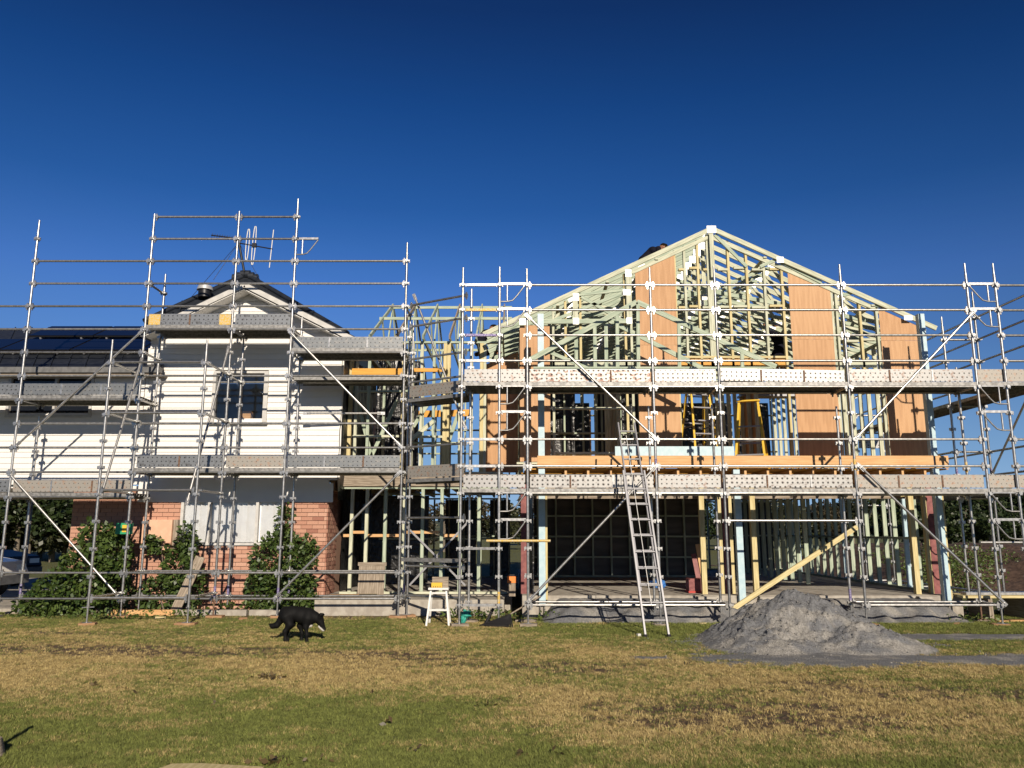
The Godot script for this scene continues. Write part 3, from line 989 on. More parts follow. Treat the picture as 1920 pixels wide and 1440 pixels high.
# ---------------------------------------------------------------- open timber frame joining the two houses
func build_link_frame():
	var h = thing("timber_link_frame", "open two storey timber frame joining the white house to the gabled frame", "house frame", Vector3(-1.9, 0, -17.7))
	var o = -h.position
	var D = 17.7
	# ground floor
	for px in [659, 687, 722, 757, 792, 828, 862, 898]:
		var x = P(px, 1000, D).x
		bar(h, "stud", Vector3(x, 0.37, -D) + o, Vector3(x, 2.55, -D) + o, 0.07, 0.09, [M.pine_green, M.pine_pale][int(px) % 2])
	bar(h, "bottom_plate", Vector3(-3.7, 0.345, -D) + o, Vector3(-0.1, 0.345, -D) + o, 0.045, 0.09, M.pine_pale)
	bar(h, "top_plate", Vector3(-3.7, 2.575, -D) + o, Vector3(-0.1, 2.575, -D) + o, 0.045, 0.09, M.pine_green)
	var last = -3.7
	for px in [659, 687, 722, 757, 792, 828, 862]:
		var x = P(px, 1000, D).x
		if x - last > 0.2:
			var y = 1.55 + (0.07 if int(px) % 3 == 0 else 0.0)
			bar(h, "nogging", Vector3(last + 0.04, y, -D) + o, Vector3(x - 0.04, y, -D) + o, 0.06, 0.085, M.lvl)
		last = x
	bar(h, "brace_strap", Vector3(-2.2, 0.5, -D + 0.06) + o, Vector3(-0.9, 1.9, -D + 0.06) + o, 0.04, 0.01, M.alu)
	bar(h, "brace_strap", Vector3(-2.3, 1.75, -D + 0.075) + o, Vector3(-1.0, 0.5, -D + 0.075) + o, 0.04, 0.01, M.alu)
	# floor between
	for k in 9:
		var x = -3.6 + k * 0.44
		box(h, "floor_joist", Vector3(x, 2.73, -20.7) + o, Vector3(0.045, 0.24, 6.1), M.pine_yellow)
	box(h, "rim_joist", Vector3(-1.9, 2.73, -D + 0.07) + o, Vector3(3.6, 0.24, 0.045), M.board_grey)
	box(h, "floor_sheet", Vector3(-1.9, 2.87, -20.7) + o, Vector3(3.6, 0.025, 6.1), M.lvl_yellow)
	# upper floor front wall
	for q in [[648, 0], [657, 1], [668, 0], [691, 2], [756, 1], [773, 0], [790, 0], [813, 2], [834, 1], [841, 1], [862, 0], [884, 0], [903, 1], [909, 0]]:
		var x = P(q[0], 760, D).x
		bar(h, "stud", Vector3(x, 2.93, -D) + o, Vector3(x, 5.83, -D) + o, 0.06 if q[1] != 1 else 0.08, 0.09, [M.pine_pale, M.pine_yellow, M.pine_green][q[1]])
	bar(h, "bottom_plate", Vector3(-3.7, 2.905, -D) + o, Vector3(-0.2, 2.905, -D) + o, 0.045, 0.09, M.pine_pale)
	bar(h, "top_plate", Vector3(-3.7, 5.855, -D) + o, Vector3(-0.2, 5.855, -D) + o, 0.045, 0.09, M.pine_green)
	bar(h, "sill_rail", P(662, 818, D) + o, P(748, 818, D) + o, 0.05, 0.07, M.pine_pale)
	bar(h, "sill_rail", P(774, 819, D) + o, P(834, 819, D) + o, 0.05, 0.07, M.pine_pale)
	bar(h, "sill_rail", P(774, 831, D + 0.2) + o, P(870, 831, D + 0.2) + o, 0.05, 0.07, M.pine_green)
	bar(h, "diagonal_brace", P(770, 825, D - 0.08) + o, P(812, 790, D - 0.08) + o, 0.09, 0.035, M.pine_pale)
	for q in [[655, 690, 700, 870], [840, 700, 775, 800], [870, 745, 830, 860], [690, 870, 745, 750]]:
		bar(h, "diagonal_brace", P(q[0], q[1], D + 0.12) + o, P(q[2], q[3], D + 0.12) + o, 0.08, 0.035, M.pine_green)
	for k in 7:
		var x = -3.3 + k * 0.5
		bar(h, "stud", Vector3(x, 2.93, -20.4) + o, Vector3(x, 5.83, -20.4) + o, 0.07, 0.045, M.pine_green)
	bar(h, "header_rail", P(650, 735, D + 0.02) + o, P(905, 731, D + 0.02) + o, 0.045, 0.07, M.pine_green)
	for b in [[660, 754, 698, 0.17], [772, 834, 694, 0.08]]:
		bar(h, "lintel_beam", P(b[0], b[2], D - 0.08) + o, P(b[1], b[2], D - 0.08) + o, b[3], 0.045, M.lvl_yellow)
	# rear wall
	for k in 9:
		var x = -3.6 + k * 0.44
		bar(h, "stud", Vector3(x, 0.37, -23.8) + o, Vector3(x, 2.55, -23.8) + o, 0.045, 0.09, M.pine_pale)
		bar(h, "stud", Vector3(x, 2.93, -23.8) + o, Vector3(x, 5.83, -23.8) + o, 0.045, 0.09, M.pine_pale if k % 2 == 0 else M.pine_green)
	for y in [0.345, 1.5, 2.575, 2.905, 3.9, 4.6, 5.855]:
		bar(h, "rear_plate", Vector3(-3.7, y, -23.72) + o, Vector3(-0.1, y, -23.72) + o, 0.045, 0.07, M.pine_green)
	bar(h, "lintel_beam", P(770, 777, 23.6) + o, P(884, 774, 23.6) + o, 0.2, 0.06, M.lvl_yellow)
	bar(h, "lintel_beam", P(797, 911, 23.6) + o, P(828, 911, 23.6) + o, 0.22, 0.06, M.lvl_yellow)
	for q in [[-3.2, 1.1], [-1.5, 0.9], [-0.35, 0.6]]:
		box(h, "wrapped_panel", Vector3(q[0], 1.45, -23.87) + o, Vector3(q[1], 2.2, 0.012), M.plastic)
	for k in 7:
		var x = -3.3 + k * 0.5
		bar(h, "stud", Vector3(x, 0.37, -20.9) + o, Vector3(x, 2.55, -20.9) + o, 0.045, 0.09, M.pine_green)
	for y in [1.45, 2.575]:
		bar(h, "nogging", Vector3(-3.4, y, -20.85) + o, Vector3(-0.2, y, -20.85) + o, 0.045, 0.06, M.pine_green)
	box(h, "wrapped_panel", Vector3(-2.9, 1.45, -20.97) + o, Vector3(1.5, 2.2, 0.012), M.plastic)
	# trusses set across, ridge parallel to the front
	for i in 6:
		var x = -3.2 + 0.6 * i
		var t = Node3D.new()
		t.name = "roof_truss"
		h.add_child(t, true)
		t.position = Vector3(x, 5.92, -20.8) + o
		var sd = Vector3.RIGHT
		var m = M.pine_green if i % 2 == 0 else M.board_grey
		bar(t, "top_chord", Vector3(0, 0, 3.35), Vector3(0, 1.7, 0), 0.09, 0.035, m, sd)
		bar(t, "top_chord", Vector3(0, 0, -3.35), Vector3(0, 1.7, 0), 0.09, 0.035, m, sd)
		bar(t, "bottom_chord", Vector3(0, 0, -3.3), Vector3(0, 0, 3.3), 0.09, 0.034, M.pine_green, sd)
		for s in [-1.0, 1.0]:
			bar(t, "web", Vector3(0.001, 0.85, 1.65 * s), Vector3(0.001, 0.03, 1.0 * s), 0.07, 0.033, M.pine_green, sd)
			bar(t, "web", Vector3(0.002, 1.6, 0.05 * s), Vector3(0.002, 0.03, 1.0 * s), 0.07, 0.033, M.pine_green, sd)
	for q in [[0.0, 7.56], [-1.5, 6.85], [1.6, 6.75]]:
		bar(h, "roof_batten", Vector3(-3.3, q[1], -20.8 - q[0]) + o, Vector3(0.0, q[1], -20.8 - q[0]) + o, 0.07, 0.035, M.pine_green)

# ---------------------------------------------------------------- the gabled timber frame
const AX := 4.44
const AY := 8.32
const SL := 0.478

func rake(x) -> float:
	return AY - SL * abs(x - AX)

func nail_plate(par, v, w, hh, a = 0.0):
	return put(par, "nail_plate", bm(Vector3(w, hh, 0.003)), M.plate, Transform3D(Basis(Vector3.BACK, a), v + Vector3(0, 0, 0.021)))

func build_truss(par, D, o):
	var t = Node3D.new()
	t.name = "roof_truss"
	par.add_child(t, true)
	t.position = Vector3(AX, 0, -D) + o
	var lx = -5.0
	var rx = 4.75
	var k = -0.05
	for e in [lx, rx]:
		bar(t, "top_chord", Vector3(0, AY + k, 0), Vector3(e, AY + k - SL * abs(e), 0), 0.11, 0.036, M.pine_green if e < 0 else M.pine_pale)
		var hx = e * 0.93
		bar(t, "bottom_chord", Vector3(hx, AY - SL * abs(hx) - 0.12, 0), Vector3(0, 6.95, 0), 0.09, 0.034, M.pine_green)
		for q in [[0.30, 0.0], [0.30, 0.42], [0.62, 0.42], [0.62, 0.72]]:
			var tx = e * q[0]
			var bx = e * q[1]
			var by = lerpf(6.95, AY - SL * abs(hx) - 0.12, bx / hx)
			bar(t, "web", Vector3(tx, AY - SL * abs(tx) - 0.12, 0.001), Vector3(bx, by, 0.001), 0.07, 0.032, M.pine_pale if q[1] > 0.1 else M.pine_green)
		nail_plate(t, Vector3(e * 0.30, AY - SL * abs(e) * 0.30 - 0.10, 0), 0.16, 0.10, -0.47 * sign(e))
		nail_plate(t, Vector3(e * 0.62, AY - SL * abs(e) * 0.62 - 0.10, 0), 0.16, 0.10, -0.47 * sign(e))
		nail_plate(t, Vector3(e * 0.42, lerpf(6.95, AY - SL * abs(hx) - 0.12, e * 0.42 / hx), 0), 0.15, 0.10, -0.2 * sign(e))
	bar(t, "king_post", Vector3(0, 6.9, 0.002), Vector3(0, AY - 0.1, 0.002), 0.09, 0.033, M.pine_pale)
	nail_plate(t, Vector3(0, AY - 0.13, 0), 0.2, 0.17)
	nail_plate(t, Vector3(0, 6.95, 0), 0.19, 0.14)
	return t

func build_new_frame():
	var h = thing("timber_house_frame", "unfinished two storey timber house frame with open gable roof and plywood panels", "house frame", Vector3(4.2, 0, -17.0))
	var o = -h.position
	var W = 17.0
	# ---- front gable truss on the wall line
	var D = 16.88
	var ft = Node3D.new()
	ft.name = "front_truss"
	h.add_child(ft, true)
	var f = o
	bar(ft, "top_chord", Vector3(AX, AY - 0.06, -D) + f, Vector3(-0.62, rake(-0.62) - 0.06, -D) + f, 0.1, 0.045, M.pine_pale)
	bar(ft, "top_chord", Vector3(AX, AY - 0.06, -D) + f, Vector3(9.22, rake(9.22) - 0.06, -D) + f, 0.1, 0.045, M.pine_pale)
	bar(ft, "king_post", P(1333, 436, D) + f, P(1337, 520, D) + f, 0.09, 0.04, M.pine_pale)
	for q in [[1178, 507, 1180, 604, 0.11], [1078, 556, 1079, 604, 0.11]]:
		bar(ft, "vertical_web", P(q[0], q[1], D - 0.01) + f, P(q[2], q[3], D - 0.01) + f, q[4], 0.04, M.pine_pale)
	bar(ft, "bottom_chord", P(1018, 603, D) + f, P(1184, 602, D) + f, 0.1, 0.045, M.pine_green)
	for q in [[1176, 543, 1080, 553], [1176, 546, 1040, 600], [1090, 556, 1165, 600], [1340, 440, 1400, 500], [1455, 487, 1425, 500], [1600, 548, 1575, 555], [1460, 490, 1540, 530], [1690, 585, 1640, 572]]:
		bar(ft, "web", P(q[0], q[1], D + 0.05) + f, P(q[2], q[3], D + 0.05) + f, 0.07, 0.035, M.pine_green)
	for q in [[1334, 430, 0.2, 0.16], [1178, 512, 0.13, 0.16], [1175, 548, 0.16, 0.13], [1080, 557, 0.13, 0.16], [1080, 602, 0.13, 0.14], [1180, 601, 0.12, 0.13], [980, 603, 0.14, 0.14], [1463, 487, 0.15, 0.13], [1703, 596, 0.18, 0.1]]:
		box(ft, "nail_plate", P(q[0], q[1], D - 0.034) + f, Vector3(q[2], q[3], 0.004), M.plate)
	# ---- row of roof trusses
	for i in 19:
		build_truss(h, W + 0.3 + 0.48 * i, o)
	for q in [[1.0, 0.4], [2.1, 0.2], [3.2, -0.1], [5.6, 0.1], [6.9, 0.3], [7.9, 0.1]]:
		var y = rake(q[0]) - 0.16
		bar(h, "truss_brace", Vector3(q[0], y, -16.9) + o, Vector3(q[0] + q[1], rake(q[0] + q[1]) - 0.16, -26.0) + o, 0.07, 0.035, M.pine_pale)
	# ---- gable wall of the upper floor
	for q in [[1037, 0], [1060, 1], [1088, 1], [1172, 0], [1183, 0], [1268, 0], [1287, 2], [1312, 2], [1335, 3], [1370, 2], [1404, 2], [1437, 2], [1470, 0], [1561, 0], [1569, 0], [1580, 0], [1612, 1], [1643, 0], [1722, 0]]:
		var x = P(q[0], 600, W).x
		var lo = 3.08 if q[1] == 0 else 4.98
		bar(h, "stud", Vector3(x, lo, -W) + o, Vector3(x, rake(x) - 0.14, -W) + o, 0.14 if q[1] == 3 else 0.05, 0.09, M.pine_yellow if int(q[0]) % 2 == 0 else M.pine_pale)
	for q in [[1272, 1284, 506], [1292, 1308, 503], [1318, 1328, 506], [1345, 1366, 506], [1375, 1400, 503], [1409, 1433, 506], [1442, 1466, 505], [1272, 1284, 577], [1292, 1308, 575], [1317, 1328, 577], [1345, 1366, 576], [1375, 1400, 575], [1409, 1433, 577], [1442, 1466, 574], [1585, 1609, 640], [1617, 1640, 637]]:
		bar(h, "nogging", P(q[0], q[2], W) + o, P(q[1], q[2], W) + o, 0.05, 0.085, M.pine_yellow if int(q[0]) % 2 == 0 else M.pine_pale)
	for q in [[1186, 1334], [1337, 1640]]:
		var a = P(q[0], 600, W).x
		var b = P(q[1], 600, W).x
		bar(h, "raking_plate", Vector3(a, rake(a) - 0.2, -W + 0.05) + o, Vector3(b, rake(b) - 0.2, -W + 0.05) + o, 0.09, 0.04, M.pine_pale)
	for q in [[1036, 1184, 684, 0.14], [1268, 1472, 681, 0.17], [1584, 1643, 684, 0.12]]:
		bar(h, "lintel_beam", P(q[0], q[2], W - 0.02) + o, P(q[1], q[2], W - 0.02) + o, q[3], 0.05, M.lvl_yellow if q[0] == 1268 else M.pine_pale)
	bar(h, "lintel_plate", P(1268, 670, W - 0.01) + o, P(1472, 670, W - 0.01) + o, 0.045, 0.09, M.pine_yellow)
	bar(h, "bottom_plate", Vector3(0.1, 3.06, -W) + o, Vector3(8.9, 3.06, -W) + o, 0.045, 0.09, M.pine_pale)
	for q in [[1036, 1170, 766], [1040, 1175, 850]]:
		bar(h, "rail", P(q[0], q[2], W + 0.05) + o, P(q[1], q[2], W + 0.05) + o, 0.05, 0.07, M.pine_pale)
	# ---- plywood bracing sheets, cut to the rake
	var zf = -W + 0.056
	for q in [[0.17, 0.82, 4.95, 2], [2.72, 3.60, 5.62, 0], [6.09, 7.0, 5.75, 1], [8.03, 8.86, 5.72, 0]]:
		if q[3] == 2:
			put(h, "plywood_sheet", slab_poly([Vector2(q[0], q[2]), Vector2(q[1], q[2]), Vector2(q[1], 6.06), Vector2(q[0], 6.06)], zf, 0.009), M.ply, T(o))
			put(h, "plywood_sheet", slab_poly([Vector2(q[0], 3.09), Vector2(q[1], 3.09), Vector2(q[1], q[2] - 0.004), Vector2(q[0], q[2] - 0.004)], zf, 0.009), M.ply_b, T(o))
			continue
		var m1 = M.ply if q[3] == 0 else M.ply_b
		var m2 = M.ply_b if q[3] == 0 else M.ply
		put(h, "plywood_sheet", slab_poly([Vector2(q[0], q[2] + 0.002), Vector2(q[1], q[2] + 0.002), Vector2(q[1], rake(q[1]) - 0.16), Vector2(q[0], rake(q[0]) - 0.16)], zf, 0.009), m1, T(o))
		put(h, "plywood_sheet", slab_poly([Vector2(q[0], 3.09), Vector2(q[1], 3.09), Vector2(q[1], q[2] - 0.002), Vector2(q[0], q[2] - 0.002)], zf - 0.001, 0.009), m2, T(o))
	put(h, "plywood_sheet", slab_poly([Vector2(-0.62, 2.95), Vector2(0.14, 2.95), Vector2(0.14, 5.75), Vector2(-0.62, 5.45)], -18.2, 0.009), M.ply, T(o))
	# ---- balcony posts, blue primed steel, on threaded feet
	for q in [[0.585, 6.02, 0.28], [4.43, 2.84, 0.26], [8.37, 6.02, 0.26]]:
		var p = put(h, "steel_post", bm(Vector3(0.125, q[1] - q[2], 0.125)), M.blue_steel, T(Vector3(q[0], (q[1] + q[2]) * 0.5, -15.9) + o))
		var hh = (q[1] - q[2]) * 0.5
		for s in [-0.04, 0.04]:
			tube(p, "anchor_bolt", Vector3(s, -hh, 0.03), Vector3(s, -hh - q[2] + 0.02, 0.03), 0.009, M.galv0, 6)
		box(p, "base_plate", Vector3(0, -hh - 0.006, 0), Vector3(0.17, 0.012, 0.17), M.galv1)
		if q[1] > 5:
			box(p, "timber_cleat", Vector3(0.085, -1.7, 0), Vector3(0.04, 2.2, 0.09), M.pine_yellow)
	# red oxide steel with timber packed against it
	for q in [[0.24, 2.58], [4.31, 2.58], [8.47, 2.58]]:
		box(h, "red_post", Vector3(q[0], 1.5, -16.45) + o, Vector3(0.12, 2.16, 0.1), M.maroon)
		if q[0] > 1:
			box(h, "packing_stud", Vector3(q[0] - 0.105, 1.5, -16.44) + o, Vector3(0.07, 2.16, 0.09), M.pine_yellow)
			if q[0] < 8:
				box(h, "packing_stud", Vector3(q[0] + 0.105, 1.5, -16.44) + o, Vector3(0.07, 2.16, 0.09), M.pine_yellow)
	for px in [1317, 1413, 1712]:
		var x = P(px, 1000, 16.3).x
		box(h, "timber_post", Vector3(x, 1.5, -16.32) + o, Vector3(0.1, 2.16, 0.1), M.pine_yellow)
	box(h, "garage_lintel", Vector3(4.35, 2.44, -16.6) + o, Vector3(8.3, 0.28, 0.1), M.board_grey)
	# footings seen below the garage edge
	for x in [3.75, 4.95, 8.0]:
		box(h, "footing_block", Vector3(x, 0.21, -15.95) + o, Vector3(0.38, 0.40, 0.24), M.concrete)
	# ---- floor between the storeys
	bar(h, "deck_beam", Vector3(0.5, 2.99, -15.82) + o, Vector3(8.32, 2.99, -15.82) + o, 0.24, 0.045, M.lvl)
	bar(h, "deck_beam", Vector3(8.36, 2.99, -15.83) + o, Vector3(8.62, 2.99, -15.83) + o, 0.24, 0.045, M.lvl)
	for k in 18:
		box(h, "floor_joist", Vector3(0.62 + 0.445 * k, 2.72, -21.15) + o, Vector3(0.045, 0.24, 10.5), M.lvl)
	box(h, "floor_sheet", Vector3(4.45, 2.855, -21.75) + o, Vector3(8.5, 0.02, 9.4), M.lvl_yellow)
	box(h, "deck_sheet", Vector3(4.45, 2.855, -16.45) + o, Vector3(8.4, 0.018, 1.1), M.lvl_yellow)
	# ---- side walls
	for k in 21:
		var d = 16.65 + 0.47 * k
		bar(h, "stud", Vector3(8.5, 0.47, -d) + o, Vector3(8.5, 2.55, -d) + o, 0.09, 0.05, M.pine_green if k % 7 != 2 else M.blue_steel)
		if k > 0:
			bar(h, "stud", Vector3(8.72, 2.9, -d - 0.3) + o, Vector3(8.72, 6.0, -d - 0.3) + o, 0.09, 0.05, M.pine_pale)
			bar(h, "stud", Vector3(0.2, 2.9, -d - 0.3) + o, Vector3(0.2, 6.0, -d - 0.3) + o, 0.09, 0.05, M.pine_green)
	for q in [[8.5, 0.445, 16.6], [8.5, 1.5, 16.6], [8.5, 2.575, 16.6], [8.72, 2.9, 17.2], [8.72, 6.03, 17.2], [0.2, 6.03, 17.2]]:
		box(h, "wall_plate", Vector3(q[0], q[1], -(q[2] + 26.3) * 0.5) + o, Vector3(0.088, 0.045, 26.3 - q[2]), M.pine_green)
	for k in 4:
		var d = 17.4 + k * 2.4
		box(h, "wrapped_wall", Vector3(0.42, 1.5, -d) + o, Vector3(0.02, 2.15, 2.38), M.plastic)
		box(h, "plywood_sheet", Vector3(0.12, 4.15, -d - 0.4) + o, Vector3(0.012, 2.4, 1.1), M.ply)
	# ---- inner and rear walls
	for k in 10:
		var x = 0.7 + 0.5 * k
		bar(h, "stud", Vector3(x, 0.47, -22.2) + o, Vector3(x, 2.55, -22.2) + o, 0.045, 0.09, M.pine_green)
	for y in [0.445, 0.95, 1.5, 2.05, 2.575]:
		bar(h, "nogging", Vector3(0.6, y, -22.2) + o, Vector3(5.3, y, -22.2) + o, 0.045, 0.08, M.pine_green)
	put(h, "foil_sheet", wavy(Vector3(0.6, 0.45, -22.3), Vector3(5.3, 0.45, -22.3), 2.1, 0.02, 30), M.foil, T(o))
	for k in 19:
		var x = 0.5 + 0.45 * k
		bar(h, "stud", Vector3(x, 0.47, -26.3) + o, Vector3(x, 2.55, -26.3) + o, 0.045, 0.09, M.pine_pale)
		bar(h, "stud", Vector3(x, 2.9, -26.3) + o, Vector3(x, rake(x) - 0.2, -26.3) + o, 0.045, 0.09, M.pine_pale)
	for y in [0.445, 1.5, 2.575, 2.9, 4.2, 5.4]:
		bar(h, "wall_plate", Vector3(0.3, y, -26.22) + o, Vector3(8.7, y, -26.22) + o, 0.045, 0.07, M.pine_pale)
	for q in [[0.5, 2.6], [5.4, 7.0]]:
		box(h, "plywood_sheet", Vector3((q[0] + q[1]) * 0.5, 4.3, -26.15) + o, Vector3(q[1] - q[0], 2.7, 0.012), M.ply)
	for x in [2.5, 5.75]:
		for k in 9:
			var d = 18.6 + k * 0.6
			bar(h, "stud", Vector3(x, 2.9, -d) + o, Vector3(x, 5.6, -d) + o, 0.09, 0.045, M.pine_pale)
		box(h, "wall_plate", Vector3(x, 5.62, -21.0) + o, Vector3(0.088, 0.045, 5.2), M.pine_green)
		box(h, "plywood_sheet", Vector3(x + 0.06, 4.25, -19.5) + o, Vector3(0.012, 2.6, 1.2), M.ply)
	for k in 15:
		var d = 18.6 + 0.52 * k
		bar(h, "stud", Vector3(6.7, 0.47, -d) + o, Vector3(6.7, 2.55, -d) + o, 0.09, 0.045, M.pine_green)
	box(h, "wall_plate", Vector3(6.7, 2.575, -22.3) + o, Vector3(0.088, 0.045, 7.6), M.pine_green)
	box(h, "wrapped_wall", Vector3(7.6, 1.5, -26.38) + o, Vector3(1.7, 2.1, 0.012), M.plastic)
	# upper floor partition and rear wall, part wrapped
	for q in [[1.05, 21.3, 1.3], [2.9, 21.3, 1.2], [4.2, 26.1, 1.0], [1.6, 26.08, 1.9], [6.3, 26.1, 1.6], [7.9, 26.1, 1.1]]:
		put(h, "wrapped_panel", wavy(Vector3(q[0] - q[2] * 0.5, 2.9, -q[1]), Vector3(q[0] + q[2] * 0.5, 2.9, -q[1]), 2.9, 0.02, int(q[0] * 10)), M.plastic, T(o))
	for k in 8:
		var x = 0.4 + 0.5 * k
		bar(h, "stud", Vector3(x, 2.9, -21.2) + o, Vector3(x, 6.0, -21.2) + o, 0.045, 0.09, M.pine_green)
	for y in [4.2, 5.95]:
		bar(h, "nogging", Vector3(0.3, y, -21.15) + o, Vector3(4.0, y, -21.15) + o, 0.045, 0.07, M.pine_green)
	# timber prop from the ground to the garage wall
	bar(h, "timber_prop", P(1607, 988, 15.75) + o, P(1366, 1147, 15.55) + o, 0.09, 0.045, M.pine_yellow)
	bar(h, "timber_prop", P(1690, 926, 16.2) + o, P(1712, 921, 17.0) + o, 0.12, 0.045, M.pine_yellow)
	# ---- a spare truss stood against the frame on the scaffold deck
	var LD = 15.62
	for v in 2:
		var t = thing("loose_roof_truss", ["large green roof truss standing on the scaffold deck across the plywood", "smaller green roof truss stood behind the large one on the deck"][v], "roof truss", P(1192, 690, LD + 0.08 * v), 0.0, "")
		var b = -t.position
		if v == 0:
			bar(t, "top_chord", P(1194, 566, LD) + b, P(982, 681, LD) + b, 0.1, 0.04, M.pine_green)
			bar(t, "top_chord", P(1194, 566, LD) + b, P(1455, 688, LD) + b, 0.1, 0.04, M.pine_green)
			bar(t, "bottom_chord", P(1000, 692, LD) + b, P(1448, 692, LD) + b, 0.09, 0.04, M.pine_green)
			for q in [[1115, 612], [1157, 590], [1196, 570], [1273, 606], [1391, 662]]:
				bar(t, "web", P(q[0], q[1], LD + 0.001) + b, P(q[0] + 1, 690, LD + 0.001) + b, 0.07, 0.037, M.pine_green)
		else:
			bar(t, "top_chord", P(1140, 600, LD + 0.08) + b, P(1316, 690, LD + 0.08) + b, 0.09, 0.04, M.pine_green)
			bar(t, "top_chord", P(1140, 600, LD + 0.08) + b, P(1020, 664, LD + 0.08) + b, 0.09, 0.04, M.pine_green)
			for q in [[1080, 632], [1136, 603], [1195, 630]]:
				bar(t, "web", P(q[0], q[1], LD + 0.081) + b, P(q[0] + 1, 694, LD + 0.081) + b, 0.07, 0.037, M.pine_green)
			bar(t, "web", P(1030, 660, LD + 0.09) + b, P(1105, 692, LD + 0.09) + b, 0.07, 0.03, M.pine_green)
			bar(t, "bottom_chord", P(1030, 694, LD + 0.08) + b, P(1312, 694, LD + 0.08) + b, 0.07, 0.04, M.pine_green)
	# blue beam lying on the balcony
	var bb = thing("steel_beam", "pale blue steel beam lying along the balcony edge on the deck beam", "beam", P(1265, 850, 15.87))
	bb.position.y = 3.113
	var bl = P(1375, 850, 16.1).x - P(1155, 850, 16.1).x
	put(bb, "web_plate", bm(Vector3(bl, 0.165, 0.012)), M.blue_steel, T(Vector3(0, 0.0945, 0)))
	put(bb, "flange", bm(Vector3(bl, 0.012, 0.09)), M.blue_steel, T(Vector3(0, 0.183, -0.04)))
	put(bb, "flange", bm(Vector3(bl, 0.012, 0.09)), M.blue_steel, T(Vector3(0, 0.006, -0.04)))

# ---------------------------------------------------------------- scaffold
func star_mesh() -> ArrayMesh:
	if not cache.has("star"):
		var l = []
		for k in 4:
			var b = Basis(Vector3.UP, PI / 2 * k + 0.0)
			l.append([bm(Vector3(0.034, 0.036, 0.05)), Transform3D(b, b * Vector3(0.046, 0.004, 0))])
			l.append([bm(Vector3(0.012, 0.062, 0.03)), Transform3D(b, b * Vector3(0.058, -0.006, 0))])
		l.append([cm(0.031, 0.05, 10), Transform3D()])
		cache["star"] = join(l)
	return cache["star"]

func ledger_mesh(L) -> ArrayMesh:   # along x
	var k = "ledger%d" % roundi(L * 1000)
	if not cache.has(k):
		var l = [[cm(0.0225, L - 0.1, 10), Transform3D(Basis(Vector3.FORWARD, PI / 2), Vector3.ZERO)]]
		for s in [-1.0, 1.0]:
			l.append([bm(Vector3(0.05, 0.075, 0.052)), T(Vector3(s * (L * 0.5 - 0.058), -0.006, 0))])
			l.append([bm(Vector3(0.022, 0.15, 0.03)), T(Vector3(s * (L * 0.5 - 0.052), -0.01, 0))])
		cache[k] = join(l)
	return cache[k]

func jack_mesh(y0) -> ArrayMesh:
	var k = "jack%d" % roundi(y0 * 1000)
	if not cache.has(k):
		cache[k] = join([[cm(0.017, y0, 8), T(Vector3(0, -y0 * 0.5, 0))], [bm(Vector3(0.15, 0.008, 0.15)), T(Vector3(0, -y0 + 0.004, 0))], [cm(0.032, 0.05, 8), T(Vector3(0, -0.02, 0))], [bm(Vector3(0.2, 0.016, 0.02)), T(Vector3(0, -0.03, 0))]])
	return cache[k]

# an upright with its pressed rosettes and, when it reaches down, its screw jack and sole board
func std(par, o, x, d, top, levels, foot = true, low = 0.34):
	var y0 = low
	var m = any_galv()
	var L = top - y0
	var s = put(par, "standard", join([[cm(0.0245, L - 0.2, 12), T(Vector3(0, (L - 0.2) * 0.5, 0))], [cm(0.0185, 0.22, 10), T(Vector3(0, L - 0.1, 0))]]), m, T(Vector3(x, y0, -d) + o))
	for y in levels:
		if y > y0 + 0.02 and y < top - 0.2:
			put(s, "rosette", star_mesh(), M.galv1, T(Vector3(0, y - y0, 0)))
	if rng.randf() < 0.5:
		var c = [M.purple, M.yellow_paint, M.purple][rng.randi() % 3]
		put(s, "paint_band", cm(0.0255, 0.2, 12), c, T(Vector3(0, [0.15, 2.5, 0.12][rng.randi() % 3], 0)))
	if foot:
		var th = 0.045
		put(s, "base_jack", jack_mesh(y0 - th), M.galv0 if rng.randf() < 0.6 else M.rust, Transform3D(Basis(Vector3.UP, rng.randf() * 2.0), Vector3.ZERO))
		box(par, "sole_board", Vector3(x + rng.randf_range(-0.05, 0.05), th * 0.5, -d) + o, Vector3(rng.randf_range(0.25, 0.42), th, 0.2), M.sole if rng.randf() < 0.5 else M.board_grey, rng.randf_range(-0.4, 0.4))
	return s

func ledger(par, o, a, b, n = "ledger", m = null):
	return put(par, n, ledger_mesh(a.distance_to(b)), m if m != null else any_galv(), along(a + o, b + o))

func brace(par, o, a, b):
	var L = a.distance_to(b)
	var k = "brace%d" % roundi(L * 1000)
	if not cache.has(k):
		cache[k] = join([[cm(0.0225, L - 0.12, 10), Transform3D(Basis(Vector3.FORWARD, PI / 2), Vector3.ZERO)], [bm(Vector3(0.16, 0.062, 0.016)), T(Vector3(L * 0.5 - 0.06, 0, 0))], [bm(Vector3(0.16, 0.062, 0.016)), T(Vector3(-L * 0.5 + 0.06, 0, 0))], [cm(0.016, 0.05, 8), Transform3D(Basis(Vector3.RIGHT, PI / 2), Vector3(L * 0.5 - 0.03, 0, 0))], [cm(0.016, 0.05, 8), Transform3D(Basis(Vector3.RIGHT, PI / 2), Vector3(-L * 0.5 + 0.03, 0, 0))]])
	return put(par, "brace", cache[k], M.galv1, along(a + o, b + o))

